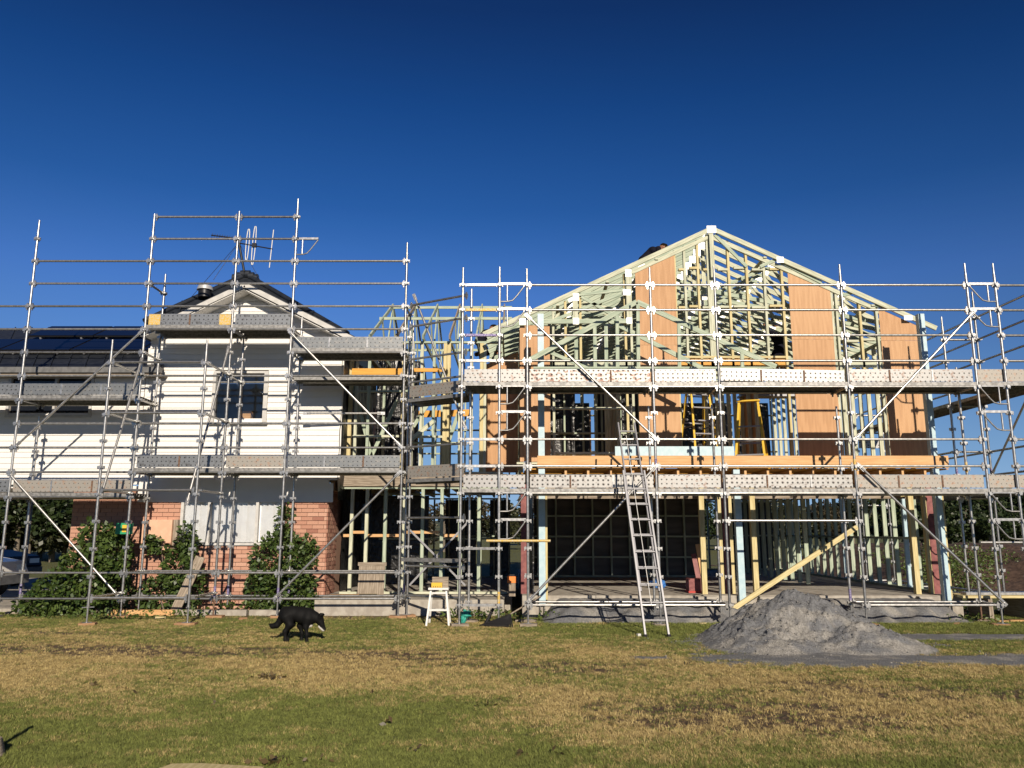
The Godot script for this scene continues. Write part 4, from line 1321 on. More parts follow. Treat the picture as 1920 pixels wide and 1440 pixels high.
func plank_mesh(L, along_x) -> ArrayMesh:
	var k = "plank%d_%s" % [roundi(L * 1000), along_x]
	if not cache.has(k):
		var l
		if along_x:
			l = [[bm(Vector3(L, 0.006, 0.228)), T(Vector3(0, 0.03, 0))], [bm(Vector3(L, 0.062, 0.006)), T(Vector3(0, -0.004, 0.111))], [bm(Vector3(L, 0.062, 0.006)), T(Vector3(0, -0.004, -0.111))], [bm(Vector3(L, 0.03, 0.006)), T(Vector3(0, 0.012, 0))]]
		else:
			l = [[bm(Vector3(0.228, 0.006, L)), T(Vector3(0, 0.03, 0))], [bm(Vector3(0.006, 0.062, L)), T(Vector3(0.111, -0.004, 0))], [bm(Vector3(0.006, 0.062, L)), T(Vector3(-0.111, -0.004, 0))], [bm(Vector3(0.006, 0.03, L)), T(Vector3(0, 0.012, 0))]]
		cache[k] = join(l)
	return cache[k]

# deck of steel planks from x0 to x1 with its front edge at d; toe boards on edge in front
func deck(par, o, x0, x1, y, d, n, toe, tm = null, tilt = 0.0):
	var L = x1 - x0
	var mid = (x0 + x1) * 0.5
	for i in n:
		put(par, "deck_plank", plank_mesh(L - 0.05, true), M.deck, T(Vector3(mid, y + 0.05, -d - 0.085 - 0.236 * i) + o))
	if toe:
		var t = put(par, "toe_board", bm(Vector3(L - 0.09, 0.225, 0.012)), tm, Transform3D(Basis(Vector3.BACK, tilt), Vector3(mid, y + 0.215, -d - 0.045) + o))
		box(t, "top_flange", Vector3(0, 0.118, -0.02), Vector3(L - 0.09, 0.01, 0.05), M.galv2)
		var parts = 3 if L > 2 else (2 if L > 1.5 else 1)
		for k in range(1, parts):
			box(t, "stiffener", Vector3(-L * 0.5 + L * k / parts, 0, 0.011), Vector3(0.03, 0.215, 0.012), M.galv1 if rng.randf() < 0.5 else M.rust)
		return t

# bracket that widens the deck: bar, upright and a bent stay
func hop_up(par, o, x0, x1, y, d):
	var h := Node3D.new()
	h.name = "hop_up_bracket"
	par.add_child(h, true)
	h.position = Vector3(x0, y, -d) + o
	var w = x1 - x0
	put(h, "bracket_bar", bm(Vector3(abs(w) - 0.06, 0.045, 0.05)), M.galv1, T(Vector3(w * 0.5, 0, 0)))
	tube(h, "bracket_post", Vector3(w * 0.28, -0.02, 0), Vector3(w * 0.28, -0.33, 0), 0.016, M.galv1)
	put(h, "bent_stay", polytube([Vector3(0.02 * sign(w), -0.345, 0), Vector3(w * 0.3, -0.345, 0), Vector3(w * 0.48, -0.32, 0), Vector3(w * 0.62, -0.24, 0), Vector3(w * 0.92, -0.03, 0)], 0.014), M.galv0)

func build_scaffolds():
	var grp = "steel tube scaffolds around the houses"
	var lv = []
	for k in 17:
		lv.append(8.18 - 0.489 * k)
	# ================= along the white house
	var s = thing("scaffold", "tall grey tube scaffold with four decks along the white weatherboard house", "scaffold", Vector3(-6.5, 0, -16.0), 0.0, grp)
	var o = -s.position
	var X = [-12.42, -9.98, -7.56, -5.77, -4.54, -2.20]
	var DF = 16.0
	var DI = 16.72
	var tops = [6.4, P(72, 414, DF).y, P(283, 402, DF).y, P(445, 397, DF).y, P(556, 374, DF).y, P(765, 456, DF).y]
	var itops = [4.1, P(72, 782, DI).y, P(304, 515, DI).y, 5.72, P(562, 596, DI).y, P(767, 594, DI).y]
	for i in 6:
		std(s, o, X[i], DF, tops[i], lv)
		std(s, o, X[i] + 0.01, DI, itops[i], lv)
	var bays = [[4, 5, 6, 7, 8, 10, 11, 12, 15, 16], [2, 3, 4, 5, 6, 7, 8, 9, 10, 11, 12, 15, 16], [0, 1, 2, 3, 4, 5, 7, 9, 10, 11, 15, 16], [0, 1, 2, 3, 4, 5, 7, 9, 10, 11, 15, 16], [2, 3, 4, 5, 6, 7, 9, 10, 11, 15, 16]]
	for b in 5:
		for k in bays[b]:
			ledger(s, o, Vector3(X[b], lv[k], -DF), Vector3(X[b + 1], lv[k], -DF))
	for q in [[0, 8], [0, 12], [1, 8], [1, 12], [2, 5], [2, 7], [2, 11], [3, 5], [3, 7], [3, 11], [4, 6], [4, 7], [4, 11], [1, 16], [2, 16], [3, 16], [4, 16], [2, 15], [3, 15], [4, 15]]:
		ledger(s, o, Vector3(X[q[0]] + 0.01, lv[q[1]], -DI), Vector3(X[q[0] + 1] + 0.01, lv[q[1]], -DI))
	for q in [[1, 8], [1, 12], [2, 3], [2, 6], [2, 8], [2, 11], [2, 15], [3, 5], [3, 7], [3, 11], [3, 15], [3, 16], [4, 5], [4, 6], [4, 7], [4, 11], [4, 15], [5, 4], [5, 6], [5, 7], [5, 11], [5, 16]]:
		ledger(s, o, Vector3(X[q[0]], lv[q[1]], -DF), Vector3(X[q[0]], lv[q[1]], -DI), "transom")
	brace(s, o, P(270, 617, DF - 0.05), P(28, 838, DF - 0.05))
	brace(s, o, P(18, 889, DF - 0.05), P(222, 1118, DF - 0.05))
	brace(s, o, P(543, 622, DF - 0.05), P(753, 838, DF - 0.05))
	brace(s, o, P(751, 884, DF - 0.05), P(515, 1122, DF - 0.05))
	brace(s, o, P(570, 775, DI), P(720, 775, DI + 0.1))
	deck(s, o, X[0], X[1], lv[8], DF, 4, true, M.toe_grey)
	deck(s, o, X[1], X[2], lv[8], DF, 4, true, M.toe_grey1)
	deck(s, o, X[0], X[1], lv[12], DF, 4, true, M.toe_grey)
	deck(s, o, X[1], X[2], lv[12], DF, 4, true, M.toe_dull)
	var yt = deck(s, o, X[2], X[3], lv[5], DF, 4, true, M.toe_grey)
	for q in [-0.73, 0.73]:
		box(yt, "yellow_end", Vector3(q, 0, 0.0075), Vector3(0.24, 0.222, 0.004), M.yellow_paint)
	deck(s, o, X[3], X[4], lv[5], DF, 4, true, M.toe_grey)
	deck(s, o, X[4], X[5], lv[6], DF, 4, true, M.toe_grey1)
	deck(s, o, X[4], X[5], lv[7] - 0.05, DF + 0.3, 3, false)
	deck(s, o, X[2], X[3], lv[11], DF, 4, true, M.toe_grey)
	deck(s, o, X[3], X[4], lv[11], DF, 4, true, M.toe_dull)
	deck(s, o, X[4], X[5], lv[11], DF, 4, true, M.toe_grey1)
	hop_up(s, o, X[4], X[4] + 0.5, lv[1], DF)
	# ================= buttress bay standing out on the lawn
	var b = thing("scaffold", "narrow buttress bay of scaffold tubes standing out on the lawn with raking struts", "scaffold", Vector3(-6.6, 0, -14.75), 0.0, grp)
	o = -b.position
	var DB = 14.75
	var bl = []
	for k in range(6, 17):
		bl.append(lv[k])
	std(b, o, X[2], DB, P(210, 638, DB).y, bl)
	std(b, o, X[3], DB, P(386, 638, DB).y, bl)
	for y in [P(300, 679, DB).y, P(300, 774, DB).y, P(300, 919, DB).y, P(300, 1121, DB).y]:
		ledger(b, o, Vector3(X[2], y, -DB), Vector3(X[3], y, -DB))
		for i in [2, 3]:
			ledger(b, o, Vector3(X[i], y, -DB), Vector3(X[i], y, -DF + 0.03), "transom")
	brace(b, o, P(266, 672, DF - 0.1), P(189, 932, DB))
	brace(b, o, P(429, 650, DF - 0.1), P(350, 945, DB))
	# ================= link between the two runs
	var l = thing("scaffold", "short skewed scaffold bay bridging the gap between the two long scaffolds", "scaffold", Vector3(-1.5, 0, -15.5), 0.0, grp)
	o = -l.position
	var A = Vector3(-2.13, 0, -16.05)
	var B = Vector3(-0.86, 0, -15.27)
	for q in [6.25, 5.79, 5.1, 4.62, 3.3, 2.86, 1.9, 0.98, 0.42]:
		ledger(l, o, A + Vector3(0, q, 0), B + Vector3(0, q, 0))
	var rl = []
	for k in 13:
		rl.append(6.24 - 0.49 * k)
	std(l, o, -2.05, 16.15, 5.9, rl)
	var dir = (B - A).normalized()
	for y in [4.2, 2.58]:
		for i in 3:
			var pm = put(l, "deck_plank", plank_mesh(1.42, true), M.deck, along(A + Vector3(0, y + 0.05, 0) + o + Vector3(0.05, 0, -0.1 - 0.24 * i), B + Vector3(0, y + 0.05, 0) + o + Vector3(0.05, 0, -0.1 - 0.24 * i)))
		var tb = put(l, "toe_board", bm(Vector3(1.36, 0.23, 0.012)), M.toe_dull, along(A + Vector3(0, y + 0.22, 0.03) + o, B + Vector3(0, y + 0.22, 0.03) + o))
	put(l, "deck_plank", plank_mesh(1.42, true), M.deck, along(A + Vector3(0, 1.1, 0) + o, B + Vector3(0, 1.1, 0) + o))
	brace(l, o, Vector3(-2.05, 6.5, -16.1), Vector3(-0.9, 3.6, -15.4))
	# ================= along the new frame
	var r = thing("scaffold", "long grey tube scaffold with two bright perforated decks before the gabled frame", "scaffold", Vector3(4.0, 0, -14.6), 0.0, grp)
	o = -r.position
	var E = 14.6
	var EI = 15.25
	var A2 = [-0.93, -0.235, 0.283, 2.62, 3.845, 6.243, 8.631, 9.17]
	var rt = [503, 502, 505, 503, 500, 497, 495, 495]
	for i in 8:
		std(r, o, A2[i], E, P(960, rt[i], E).y, rl)
	for q in [[-0.8, 543], [0.3, 760], [2.63, 763], [3.85, 760], [6.25, 763], [8.64, 690]]:
		std(r, o, q[0], EI, P(960, q[1], EI).y, rl)
	var rb = [[5, 12], [5, 12], [0, 1, 2, 3, 4, 6, 7, 8, 12], [0, 1, 2, 3, 4, 6, 7, 8, 12], [0, 1, 2, 3, 4, 6, 7, 8, 9], [0, 1, 2, 3, 4, 6, 7, 8, 12]]
	for i in 6:
		for k in rb[i]:
			if i >= 2:
				ledger(r, o, Vector3(A2[i], rl[k], -E), Vector3(A2[i + 1], rl[k], -E))
	for k in [0, 1, 2, 3, 6, 7, 10, 12]:
		var pm = put(r, "ledger", bm(Vector3(0.6, 0.045, 0.05)), [M.galv1, M.yellow_paint, M.purple, M.galv0, M.galv1, M.galv1, M.galv2, M.galv1][[0, 1, 2, 3, 6, 7, 10, 12].find(k)], T(Vector3(-0.58, rl[k], -E) + o))
	for q in [[0.29, 2.62, 12], [2.62, 3.85, 12], [6.25, 8.63, 12], [0.29, 2.62, 4], [0.29, 2.62, 8], [2.62, 3.85, 4], [3.85, 6.25, 4], [6.25, 8.63, 4], [2.62, 3.85, 8], [3.85, 6.25, 8], [6.25, 8.63, 8]]:
		ledger(r, o, Vector3(q[0], rl[q[2]], -EI), Vector3(q[1], rl[q[2]], -EI))
	for i in range(2, 7):
		for k in [4, 8, 12]:
			ledger(r, o, Vector3(A2[i], rl[k], -E), Vector3(A2[i], rl[k], -EI), "transom")
	for k in [0, 1, 4, 5, 8, 9]:
		hop_up(r, o, A2[1], A2[2], rl[k] + 0.02, E)
		hop_up(r, o, A2[7], A2[6], rl[k] + 0.02, E)
	for k in [3, 6, 7]:
		ledger(r, o, Vector3(A2[1], rl[k], -E), Vector3(A2[2], rl[k], -E))
	tube(r, "handrail", P(912, 1014, E - 0.05) + o, P(1032, 1014, E - 0.05) + o, 0.024, M.yellow_paint)
	brace(r, o, P(986, 590, E - 0.05), P(1229, 822, E - 0.05))
	brace(r, o, P(1232, 872, E - 0.05), P(990, 1128, E - 0.05))
	brace(r, o, P(1828, 582, E - 0.05), P(1603, 824, E - 0.05))
	brace(r, o, P(1610, 872, E - 0.05), P(1886, 1134, E - 0.05))
	var tm = [[M.toe_white1, M.toe_white], [M.toe_rust, M.toe_white2], [M.toe_white2, M.toe_white1], [M.toe_white, M.toe_white2], [M.toe_white1, M.toe_dull]]
	var seg = [[-0.93, 0.283], [0.283, 2.62], [2.62, 3.845], [3.845, 6.243], [6.243, 8.631]]
	for i in 5:
		deck(r, o, seg[i][0], seg[i][1], rl[4], E, 4, true, tm[i][0], -0.018 if i == 3 else 0.0)
		deck(r, o, seg[i][0], seg[i][1], rl[8], E, 4, true, tm[i][1])
	deck(r, o, 8.631, 9.9, rl[4], E, 4, true, M.toe_dull)
	deck(r, o, 8.631, 9.9, rl[8], E, 4, true, M.toe_dull)
	# ================= return along the side of the new frame
	var t = thing("scaffold", "side return of the scaffold running back past the gabled frame", "scaffold", Vector3(9.8, 0, -18.0), 0.0, grp)
	o = -t.position
	var SI = 9.42
	var SO = 10.15
	for q in [[17.0, 610, 548], [19.4, 605, 610], [21.8, 640, 640]]:
		std(t, o, SI, q[0], P(960, q[1] - 15, q[0]).y, rl)
		std(t, o, SO, q[0], P(960, q[2], q[0]).y, rl)
		for k in [1, 3, 4, 6, 8, 12]:
			ledger(t, o, Vector3(SI, rl[k], -q[0]), Vector3(SO, rl[k], -q[0]), "transom")
	std(t, o, SO, 14.6, 6.6, rl)
	for k in [0, 1, 2, 3, 6, 7, 12]:
		ledger(t, o, Vector3(9.17, rl[k], -14.62), Vector3(SO, rl[k], -14.62), "transom")
	for k in [0, 1, 2, 3, 6, 7, 12]:
		for q in [[14.6, 17.0], [17.0, 19.4], [19.4, 21.8]]:
			if k < 2 and q[0] > 18:
				continue
			ledger(t, o, Vector3(SO, rl[k], -q[0]), Vector3(SO, rl[k], -q[1]))
			if q[0] > 16 and k > 1:
				ledger(t, o, Vector3(SI, rl[k], -q[0]), Vector3(SI, rl[k], -q[1]))
	for q in [[15.85, 2.3], [18.2, 2.38], [20.6, 2.38]]:
		for y in [rl[4], rl[8]]:
			for i in 3:
				if y == rl[8] and q[0] > 19:
					continue
				put(t, "deck_plank", plank_mesh(q[1], false), M.deck, T(Vector3(SI + 0.13 + 0.236 * i, y + 0.05, -q[0]) + o))
	put(t, "toe_board", bm(Vector3(0.65, 0.225, 0.012)), M.toe_white, T(Vector3(9.8, rl[4] - 0.3, -21.8) + o))
	brace(t, o, Vector3(SO, rl[3], -15.0), Vector3(SO, rl[7], -17.0))
	brace(t, o, Vector3(SI, rl[5], -19.4), Vector3(SI, rl[9], -21.6))
	tube(t, "handrail", P(1838, 1017, 16.0) + o, P(1960, 1017, 16.0) + o, 0.024, M.galv1)

# ---------------------------------------------------------------- plants
# leaves spread through blobs; each leaf is a folded diamond
func leaf_mesh(blobs, n, size, c1: Color, c2: Color, sd, fill = 0.55) -> ArrayMesh:
	var r := RandomNumberGenerator.new()
	r.seed = sd
	var vs := PackedVector3Array()
	var ns := PackedVector3Array()
	var co := PackedColorArray()
	var ix := PackedInt32Array()
	var tot = 0.0
	for b in blobs:
		tot += b[1].x * b[1].y
	for b in blobs:
		for i in int(n * b[1].x * b[1].y / tot):
			var u = Vector3(r.randfn(), r.randfn(), r.randfn()).normalized()
			var k = lerpf(fill, 1.04, sqrt(r.randf()))
			var p = b[0] + Vector3(u.x * b[1].x, u.y * b[1].y, u.z * b[1].z) * k
			if p.y < 0.01:
				continue
			var d = (u * 0.7 + Vector3(r.randfn(), r.randfn() - 0.5, r.randfn()) * 0.6).normalized()
			var s = d.cross(Vector3(r.randfn(), r.randfn() + 0.5, r.randfn())).normalized()
			var nn = s.cross(d).normalized()
			if nn.dot(u) < 0:
				nn = -nn
			var L = size * r.randf_range(0.45, 1.35)
			var w = L * 0.3
			var q = vs.size()
			vs.append_array(PackedVector3Array([p, p + d * L * 0.5 + s * w + nn * w * 0.35, p + d * L, p + d * L * 0.5 - s * w + nn * w * 0.35]))
			var c = c1.lerp(c2, r.randf())
			for j in 4:
				ns.append(nn)
				co.append(c)
			for j in ([0, 2, 1, 0, 3, 2] if nn.dot(s.cross(d)) > 0 else [0, 1, 2, 0, 2, 3]):
				ix.append(q + j)
	return arr(vs, ns, null, ix, co)

func bush(at, label, blobs, n, size, sd):
	var br := RandomNumberGenerator.new()
	br.seed = sd + 7
	for k in 14:
		var q = blobs[br.randi() % mini(blobs.size(), 6)]
		var a = br.randf_range(-0.3, PI + 0.3)
		blobs.append([q[0] + Vector3(cos(a) * q[1].x, sin(a) * q[1].y, br.randf_range(-0.3, 0.6) * q[1].z), Vector3(br.randf_range(0.06, 0.13), br.randf_range(0.06, 0.16), 0.09)])
	var b = thing("leafy_bush", label, "bush", at, 0.0, "bushes against the brick wall")
	put(b, "foliage", leaf_mesh(blobs, n, size, Color(0.025, 0.05, 0.012), Color(0.085, 0.125, 0.028), sd), M.leaf)
	var r := RandomNumberGenerator.new()
	r.seed = sd + 1
	for k in 5:
		var bb = blobs[k % blobs.size()]
		put(b, "stem", cm(0.022, Vector3(bb[0].x * 0.3, 0, 0).distance_to(bb[0]), 6, 0.008), M.bark, upright(Vector3(bb[0].x * 0.3 + r.randf_range(-0.1, 0.1), 0, bb[0].z * 0.5), bb[0]))
	return b

func build_plants():
	bush(Vector3(-8.42, 0, -16.55), "broad spreading leafy bush beside the meter box below the green sign", [[Vector3(-0.15, 0.72, 0), Vector3(0.62, 0.62, 0.3)], [Vector3(-0.6, 0.42, 0.05), Vector3(0.52, 0.45, 0.3)], [Vector3(0.3, 1.2, -0.1), Vector3(0.34, 0.45, 0.2)], [Vector3(-0.1, 1.5, -0.15), Vector3(0.35, 0.3, 0.16)], [Vector3(0.45, 0.5, 0), Vector3(0.3, 0.45, 0.26)], [Vector3(-0.85, 0.2, 0.25), Vector3(0.4, 0.2, 0.28)]], 5200, 0.115, 101)
	bush(Vector3(-6.98, 0, -16.95), "tall leafy bush between meter box and window with a leaning plank", [[Vector3(0.1, 0.9, 0), Vector3(0.30, 0.5, 0.18)], [Vector3(0.22, 1.38, 0), Vector3(0.2, 0.3, 0.14)], [Vector3(-0.25, 0.36, 0.05), Vector3(0.38, 0.34, 0.22)], [Vector3(0.38, 0.55, 0), Vector3(0.28, 0.42, 0.2)], [Vector3(-0.3, 1.3, 0), Vector3(0.16, 0.09, 0.08)]], 2400, 0.11, 102)
	bush(Vector3(-4.78, 0, -16.9), "round dense leafy bush at the brick corner behind the dog", [[Vector3(0, 1.02, 0), Vector3(0.62, 0.6, 0.3)], [Vector3(0.15, 0.5, 0.05), Vector3(0.55, 0.5, 0.3)], [Vector3(-0.3, 0.45, 0), Vector3(0.4, 0.42, 0.24)], [Vector3(0.45, 1.2, 0), Vector3(0.32, 0.3, 0.2)], [Vector3(0.0, 1.75, 0), Vector3(0.12, 0.4, 0.1)], [Vector3(0.4, 0.2, 0.2), Vector3(0.4, 0.2, 0.24)]], 4600, 0.1, 103)
	# low weeds along the wall
	var w = put(self, "low_weeds", leaf_mesh([[Vector3(-9.0, 0.06, -16.1), Vector3(0.7, 0.12, 0.3)], [Vector3(-7.6, 0.05, -15.9), Vector3(0.9, 0.1, 0.25)], [Vector3(-5.6, 0.08, -16.7), Vector3(0.7, 0.16, 0.2)], [Vector3(-6.3, 0.05, -16.1), Vector3(0.6, 0.08, 0.2)], [Vector3(-1.0, 0.06, -16.0), Vector3(0.6, 0.14, 0.4)], [Vector3(-0.3, 0.06, -15.6), Vector3(0.6, 0.12, 0.4)], [Vector3(0.9, 0.06, -15.6), Vector3(0.5, 0.14, 0.3)], [Vector3(8.4, 0.04, -15.3), Vector3(0.7, 0.1, 0.3)], [Vector3(9.8, 0.04, -17.3), Vector3(1.2, 0.14, 0.8)], [Vector3(11.6, 0.5, -21.6), Vector3(1.3, 0.5, 0.9)], [Vector3(13.0, 0.9, -24.5), Vector3(2.2, 0.35, 0.8)]], 6500, 0.075, Color(0.04, 0.07, 0.015), Color(0.10, 0.14, 0.03), 104, 0.1), M.leaf)
	tag(w, "low green weeds growing along the house footing", "weeds")
	w.set_meta("kind", "stuff")
	# trees beyond
	var r := RandomNumberGenerator.new()
	r.seed = 900
	var kinds = []
	for v in 3:
		var bl = []
		for k in 11:
			var y = r.randf_range(0.25, 0.92)
			var sp = 0.36 * sin(PI * clampf(y, 0.15, 0.95))
			bl.append([Vector3(r.randf_range(-1, 1) * sp, y, r.randf_range(-1, 1) * sp), Vector3(r.randf_range(0.12, 0.22), r.randf_range(0.10, 0.17), r.randf_range(0.12, 0.22))])
		kinds.append([leaf_mesh(bl, 3800, 0.06, [Color(0.012, 0.022, 0.007), Color(0.02, 0.026, 0.010), Color(0.03, 0.026, 0.013)][v], [Color(0.04, 0.06, 0.018), Color(0.055, 0.058, 0.024), Color(0.075, 0.06, 0.032)][v], 910 + v, 0.3), bl])
	var lab = ["dark evergreen tree in the wood beyond the house", "olive gum tree in the wood beyond the house", "brown thin tree in the wood beyond the house"]
	for i in 46:
		var v = [0, 0, 1, 1, 2][r.randi() % 5]
		var right = i >= 14
		var d = r.randf_range(62, 92)
		var px = 0.0
		if i < 14:
			px = -60.0 + i * 22.0
			v = [1, 2, 0][i % 3]
			d = r.randf_range(42, 56)
		elif i < 34:
			px = 660.0 + (i - 14) * 58.0
		else:
			px = 1690.0 + (i - 34) * 25.0
			v = 0
			d = r.randf_range(58, 74)
		var x = (px - 960.0) / F * d
		var hh = d * (0.105 if i < 14 else (0.062 if i < 34 else 0.072)) * r.randf_range(0.85, 1.1)
		var t = thing("tree", lab[v], "tree", Vector3(x, 0, -d), r.randf() * TAU, "trees in the wood beyond, " + ["dark evergreens", "olive gums", "brown thin trees"][v])
		t.scale = Vector3(hh * 1.25, hh, hh * 1.25)
		put(t, "crown", kinds[v][0], M.leaf)
		put(t, "trunk", cm(0.03, 0.7, 7, 0.012), M.bark, T(Vector3(0, 0.35, 0)))
		for k in 3:
			put(t, "limb", cm(0.012, Vector3(0, 0.3, 0).distance_to(kinds[v][1][k][0]), 5, 0.005), M.bark, upright(Vector3(0, 0.3, 0), kinds[v][1][k][0]))

# ---------------------------------------------------------------- loose things
func step_ladder(at, turn, hh, label):
	var t = thing("step_ladder", label, "ladder", at, turn, "yellow step ladders on the upper floor")
	for s in [-1.0, 1.0]:
		bar(t, "front_stile", Vector3(s * 0.3, 0, 0.38), Vector3(s * 0.19, hh, 0), 0.045, 0.028, M.yellow)
		bar(t, "rear_stile", Vector3(s * 0.33, 0, -0.5), Vector3(s * 0.18, hh - 0.03, -0.05), 0.05, 0.028, M.yellow)
	var n = int(hh / 0.3)
	for k in range(1, n):
		var f = k * 0.3 / hh
		box(t, "tread", Vector3(0, k * 0.3, 0.38 * (1 - f)), Vector3(2 * lerpf(0.29, 0.18, f), 0.028, 0.08), M.alu)
		if k % 2 == 0:
			box(t, "rear_bar", Vector3(0, k * 0.3, lerpf(-0.5, -0.05, f)), Vector3(2 * lerpf(0.32, 0.17, f), 0.03, 0.02), M.alu)
	box(t, "top_cap", Vector3(0, hh + 0.01, -0.03), Vector3(0.46, 0.03, 0.16), M.yellow)
	box(t, "spreader", Vector3(0.25, hh * 0.45, -0.04), Vector3(0.015, 0.03, 0.5), M.alu)
	box(t, "spreader", Vector3(-0.25, hh * 0.45, -0.04), Vector3(0.015, 0.03, 0.5), M.alu)

func car(at, turn, label, m):
	var t = thing("parked_car", label, "car", at, turn, "")
	put(t, "body", slab_poly([Vector2(-2.15, 0.35), Vector2(2.1, 0.35), Vector2(2.18, 0.6), Vector2(2.05, 0.86), Vector2(1.1, 1.02), Vector2(-1.9, 1.05), Vector2(-2.18, 0.9)], 0.86, 1.72), m)
	put(t, "cabin", slab_poly([Vector2(-1.75, 1.05), Vector2(1.05, 1.03), Vector2(0.3, 1.5), Vector2(-0.2, 1.58), Vector2(-1.5, 1.55)], 0.74, 1.48), m)
	put(t, "side_window", slab_poly([Vector2(-1.5, 1.1), Vector2(0.8, 1.08), Vector2(0.2, 1.44), Vector2(-1.35, 1.48)], 0.75, 1.5), M.glass_dark)
	put(t, "windscreen", quad_slab([Vector3(1.03, 1.06, 0.66), Vector3(1.03, 1.06, -0.66), Vector3(0.34, 1.49, -0.62), Vector3(0.34, 1.49, 0.62)], 0.01), M.glass_dark)
	for x in [-1.35, 1.4]:
		for z in [-0.78, 0.78]:
			var w = put(t, "wheel", cm(0.33, 0.2, 20), M.rubber, Transform3D(Basis(Vector3.RIGHT, PI / 2), Vector3(x, 0.33, z)))
			put(w, "rim", cm(0.2, 0.21, 14), M.alu, Transform3D())
	for z in [-0.6, 0.6]:
		box(t, "headlight", Vector3(2.1, 0.72, z), Vector3(0.1, 0.14, 0.36), M.chrome)
	box(t, "bumper", Vector3(2.16, 0.45, 0), Vector3(0.12, 0.2, 1.7), M.trim_dark)

func build_objects():
	# --- extension ladder leaning on the lower deck
	var lb = Vector3(2.285, 0, -13.1)
	var lt = Vector3(2.10, 3.62, -14.55)
	var e = thing("extension_ladder", "aluminium extension ladder leaning from the lawn against the scaffold deck", "ladder", lb)
	var up = (lt - lb).normalized()
	var sd = Vector3(1, 0, -0.02).normalized()
	var nn = sd.cross(up).normalized()
	for s in [-1.0, 1.0]:
		bar(e, "base_rail", sd * 0.185 * s, up * 2.9 + sd * 0.185 * s, 0.028, 0.07, M.alu, nn)
		bar(e, "fly_rail", up * 0.75 + sd * 0.15 * s - nn * 0.05, up * 3.9 + sd * 0.15 * s - nn * 0.05, 0.024, 0.06, M.alu_rail, nn)
		put(e, "foot", bm(Vector3(0.05, 0.05, 0.09)), M.rubber, T(sd * 0.185 * s + Vector3(0, 0.025, 0)))
	for k in 10:
		var c = up * (0.27 + 0.285 * k)
		tube(e, "base_rung", c - sd * 0.18, c + sd * 0.18, 0.016, M.alu, 8)
	for k in 11:
		var c = up * (0.88 + 0.285 * k) - nn * 0.05
		tube(e, "fly_rung", c - sd * 0.15, c + sd * 0.15, 0.015, M.alu, 8)
	tube(e, "rope", up * 0.5 + nn * 0.05 - sd * 0.03, up * 3.6 + nn * 0.03 - sd * 0.05, 0.006, M.white_paint, 5)
	# --- yellow step ladders upstairs
	step_ladder(Vector3(4.22, 2.87, -17.9), 0.25, 2.4, "tall yellow step ladder standing just inside the wide upper opening")
	step_ladder(Vector3(4.95, 2.87, -16.55), -0.35, 1.45, "shorter yellow step ladder with white treads out on the balcony")
	# --- white step stool with things on it
	var st = thing("step_stool", "white painted wooden step stool on the lawn before the scaffold", "stool", Vector3(-1.31, 0, -14.75))
	for x in [-1.0, 1.0]:
		bar(st, "leg", Vector3(0.2 * x, 0, 0.14), Vector3(0.135 * x, 0.62, 0.04), 0.032, 0.02, M.white_paint)
		bar(st, "leg", Vector3(0.19 * x, 0, -0.3), Vector3(0.125 * x, 0.6, -0.05), 0.04, 0.02, M.white_paint)
	box(st, "top", Vector3(0, 0.635, 0), Vector3(0.36, 0.035, 0.2), M.white_paint)
	box(st, "cross_rail", Vector3(0, 0.56, 0.062), Vector3(0.27, 0.03, 0.018), M.white_paint)
	box(st, "cross_rail", Vector3(0, 0.27, 0.108), Vector3(0.33, 0.03, 0.018), M.white_paint)
	box(st, "cross_rail", Vector3(0, 0.25, -0.2), Vector3(0.3, 0.03, 0.018), M.white_paint)
	var yb = thing("tool_case", "small yellow tool case lying on the white step stool", "case", Vector3(-1.34, 0.653, -14.70))
	box(yb, "case", Vector3(0, 0.045, 0), Vector3(0.19, 0.085, 0.09), M.yellow)
	for k in 4:
		box(yb, "slot", Vector3(-0.06 + 0.04 * k, 0.02, 0.046), Vector3(0.012, 0.02, 0.006), M.black)
	var ob = thing("timber_offcut", "brown timber offcut propped behind the yellow case on the stool", "offcut", Vector3(-1.29, 0.653, -14.82))
	box(ob, "block", Vector3(0, 0.09, 0), Vector3(0.29, 0.18, 0.05), M.board_grey)
	# --- leaf rake lying on the grass
	var rk = thing("leaf_rake", "black fan shaped leaf rake lying on the grass before the scaffold foot", "rake", Vector3(-0.05, 0, -14.55))
	var hub = Vector3(0.02, 0.21, 0.0)
	for k in 17:
		var t = k / 16.0
		var tip = Vector3(-0.52 + 0.58 * t, 0.02, 0.02 + 0.22 * t)
		bar(rk, "tine", hub, tip, 0.022, 0.006, M.black, Vector3(0.2, 1, 0.6))
	put(rk, "fan_web", quad_slab([hub + Vector3(0, -0.01, 0), Vector3(0.03, 0.055, 0.2), Vector3(-0.40, 0.055, 0.035)], 0.004), M.black)
	tube(rk, "handle", hub, P(1013, 1118, 15.15) - rk.position, 0.013, M.board_grey)
	# --- small things about the feet of the scaffold
	var tb = thing("teal_bundle", "small crumpled teal bundle beside the purple scaffold foot", "bundle", Vector3(-0.85, 0, -15.0))
	put(tb, "bundle", blob_mesh(Vector3(0.085, 0.06, 0.06), 0.035, 5), M.teal, T(Vector3(0.02, 0.17, 0)))
	put(tb, "bundle", blob_mesh(Vector3(0.045, 0.08, 0.04), 0.02, 6), M.teal, T(Vector3(-0.03, 0.075, 0.02)))
	var pp = thing("black_pipe", "short black plastic pipe leaning on the scaffold foot", "pipe", Vector3(-0.42, 0, -14.75))
	tube(pp, "pipe", Vector3(-0.05, 0.03, 0.1), Vector3(0.08, 0.27, -0.12), 0.028, M.black)
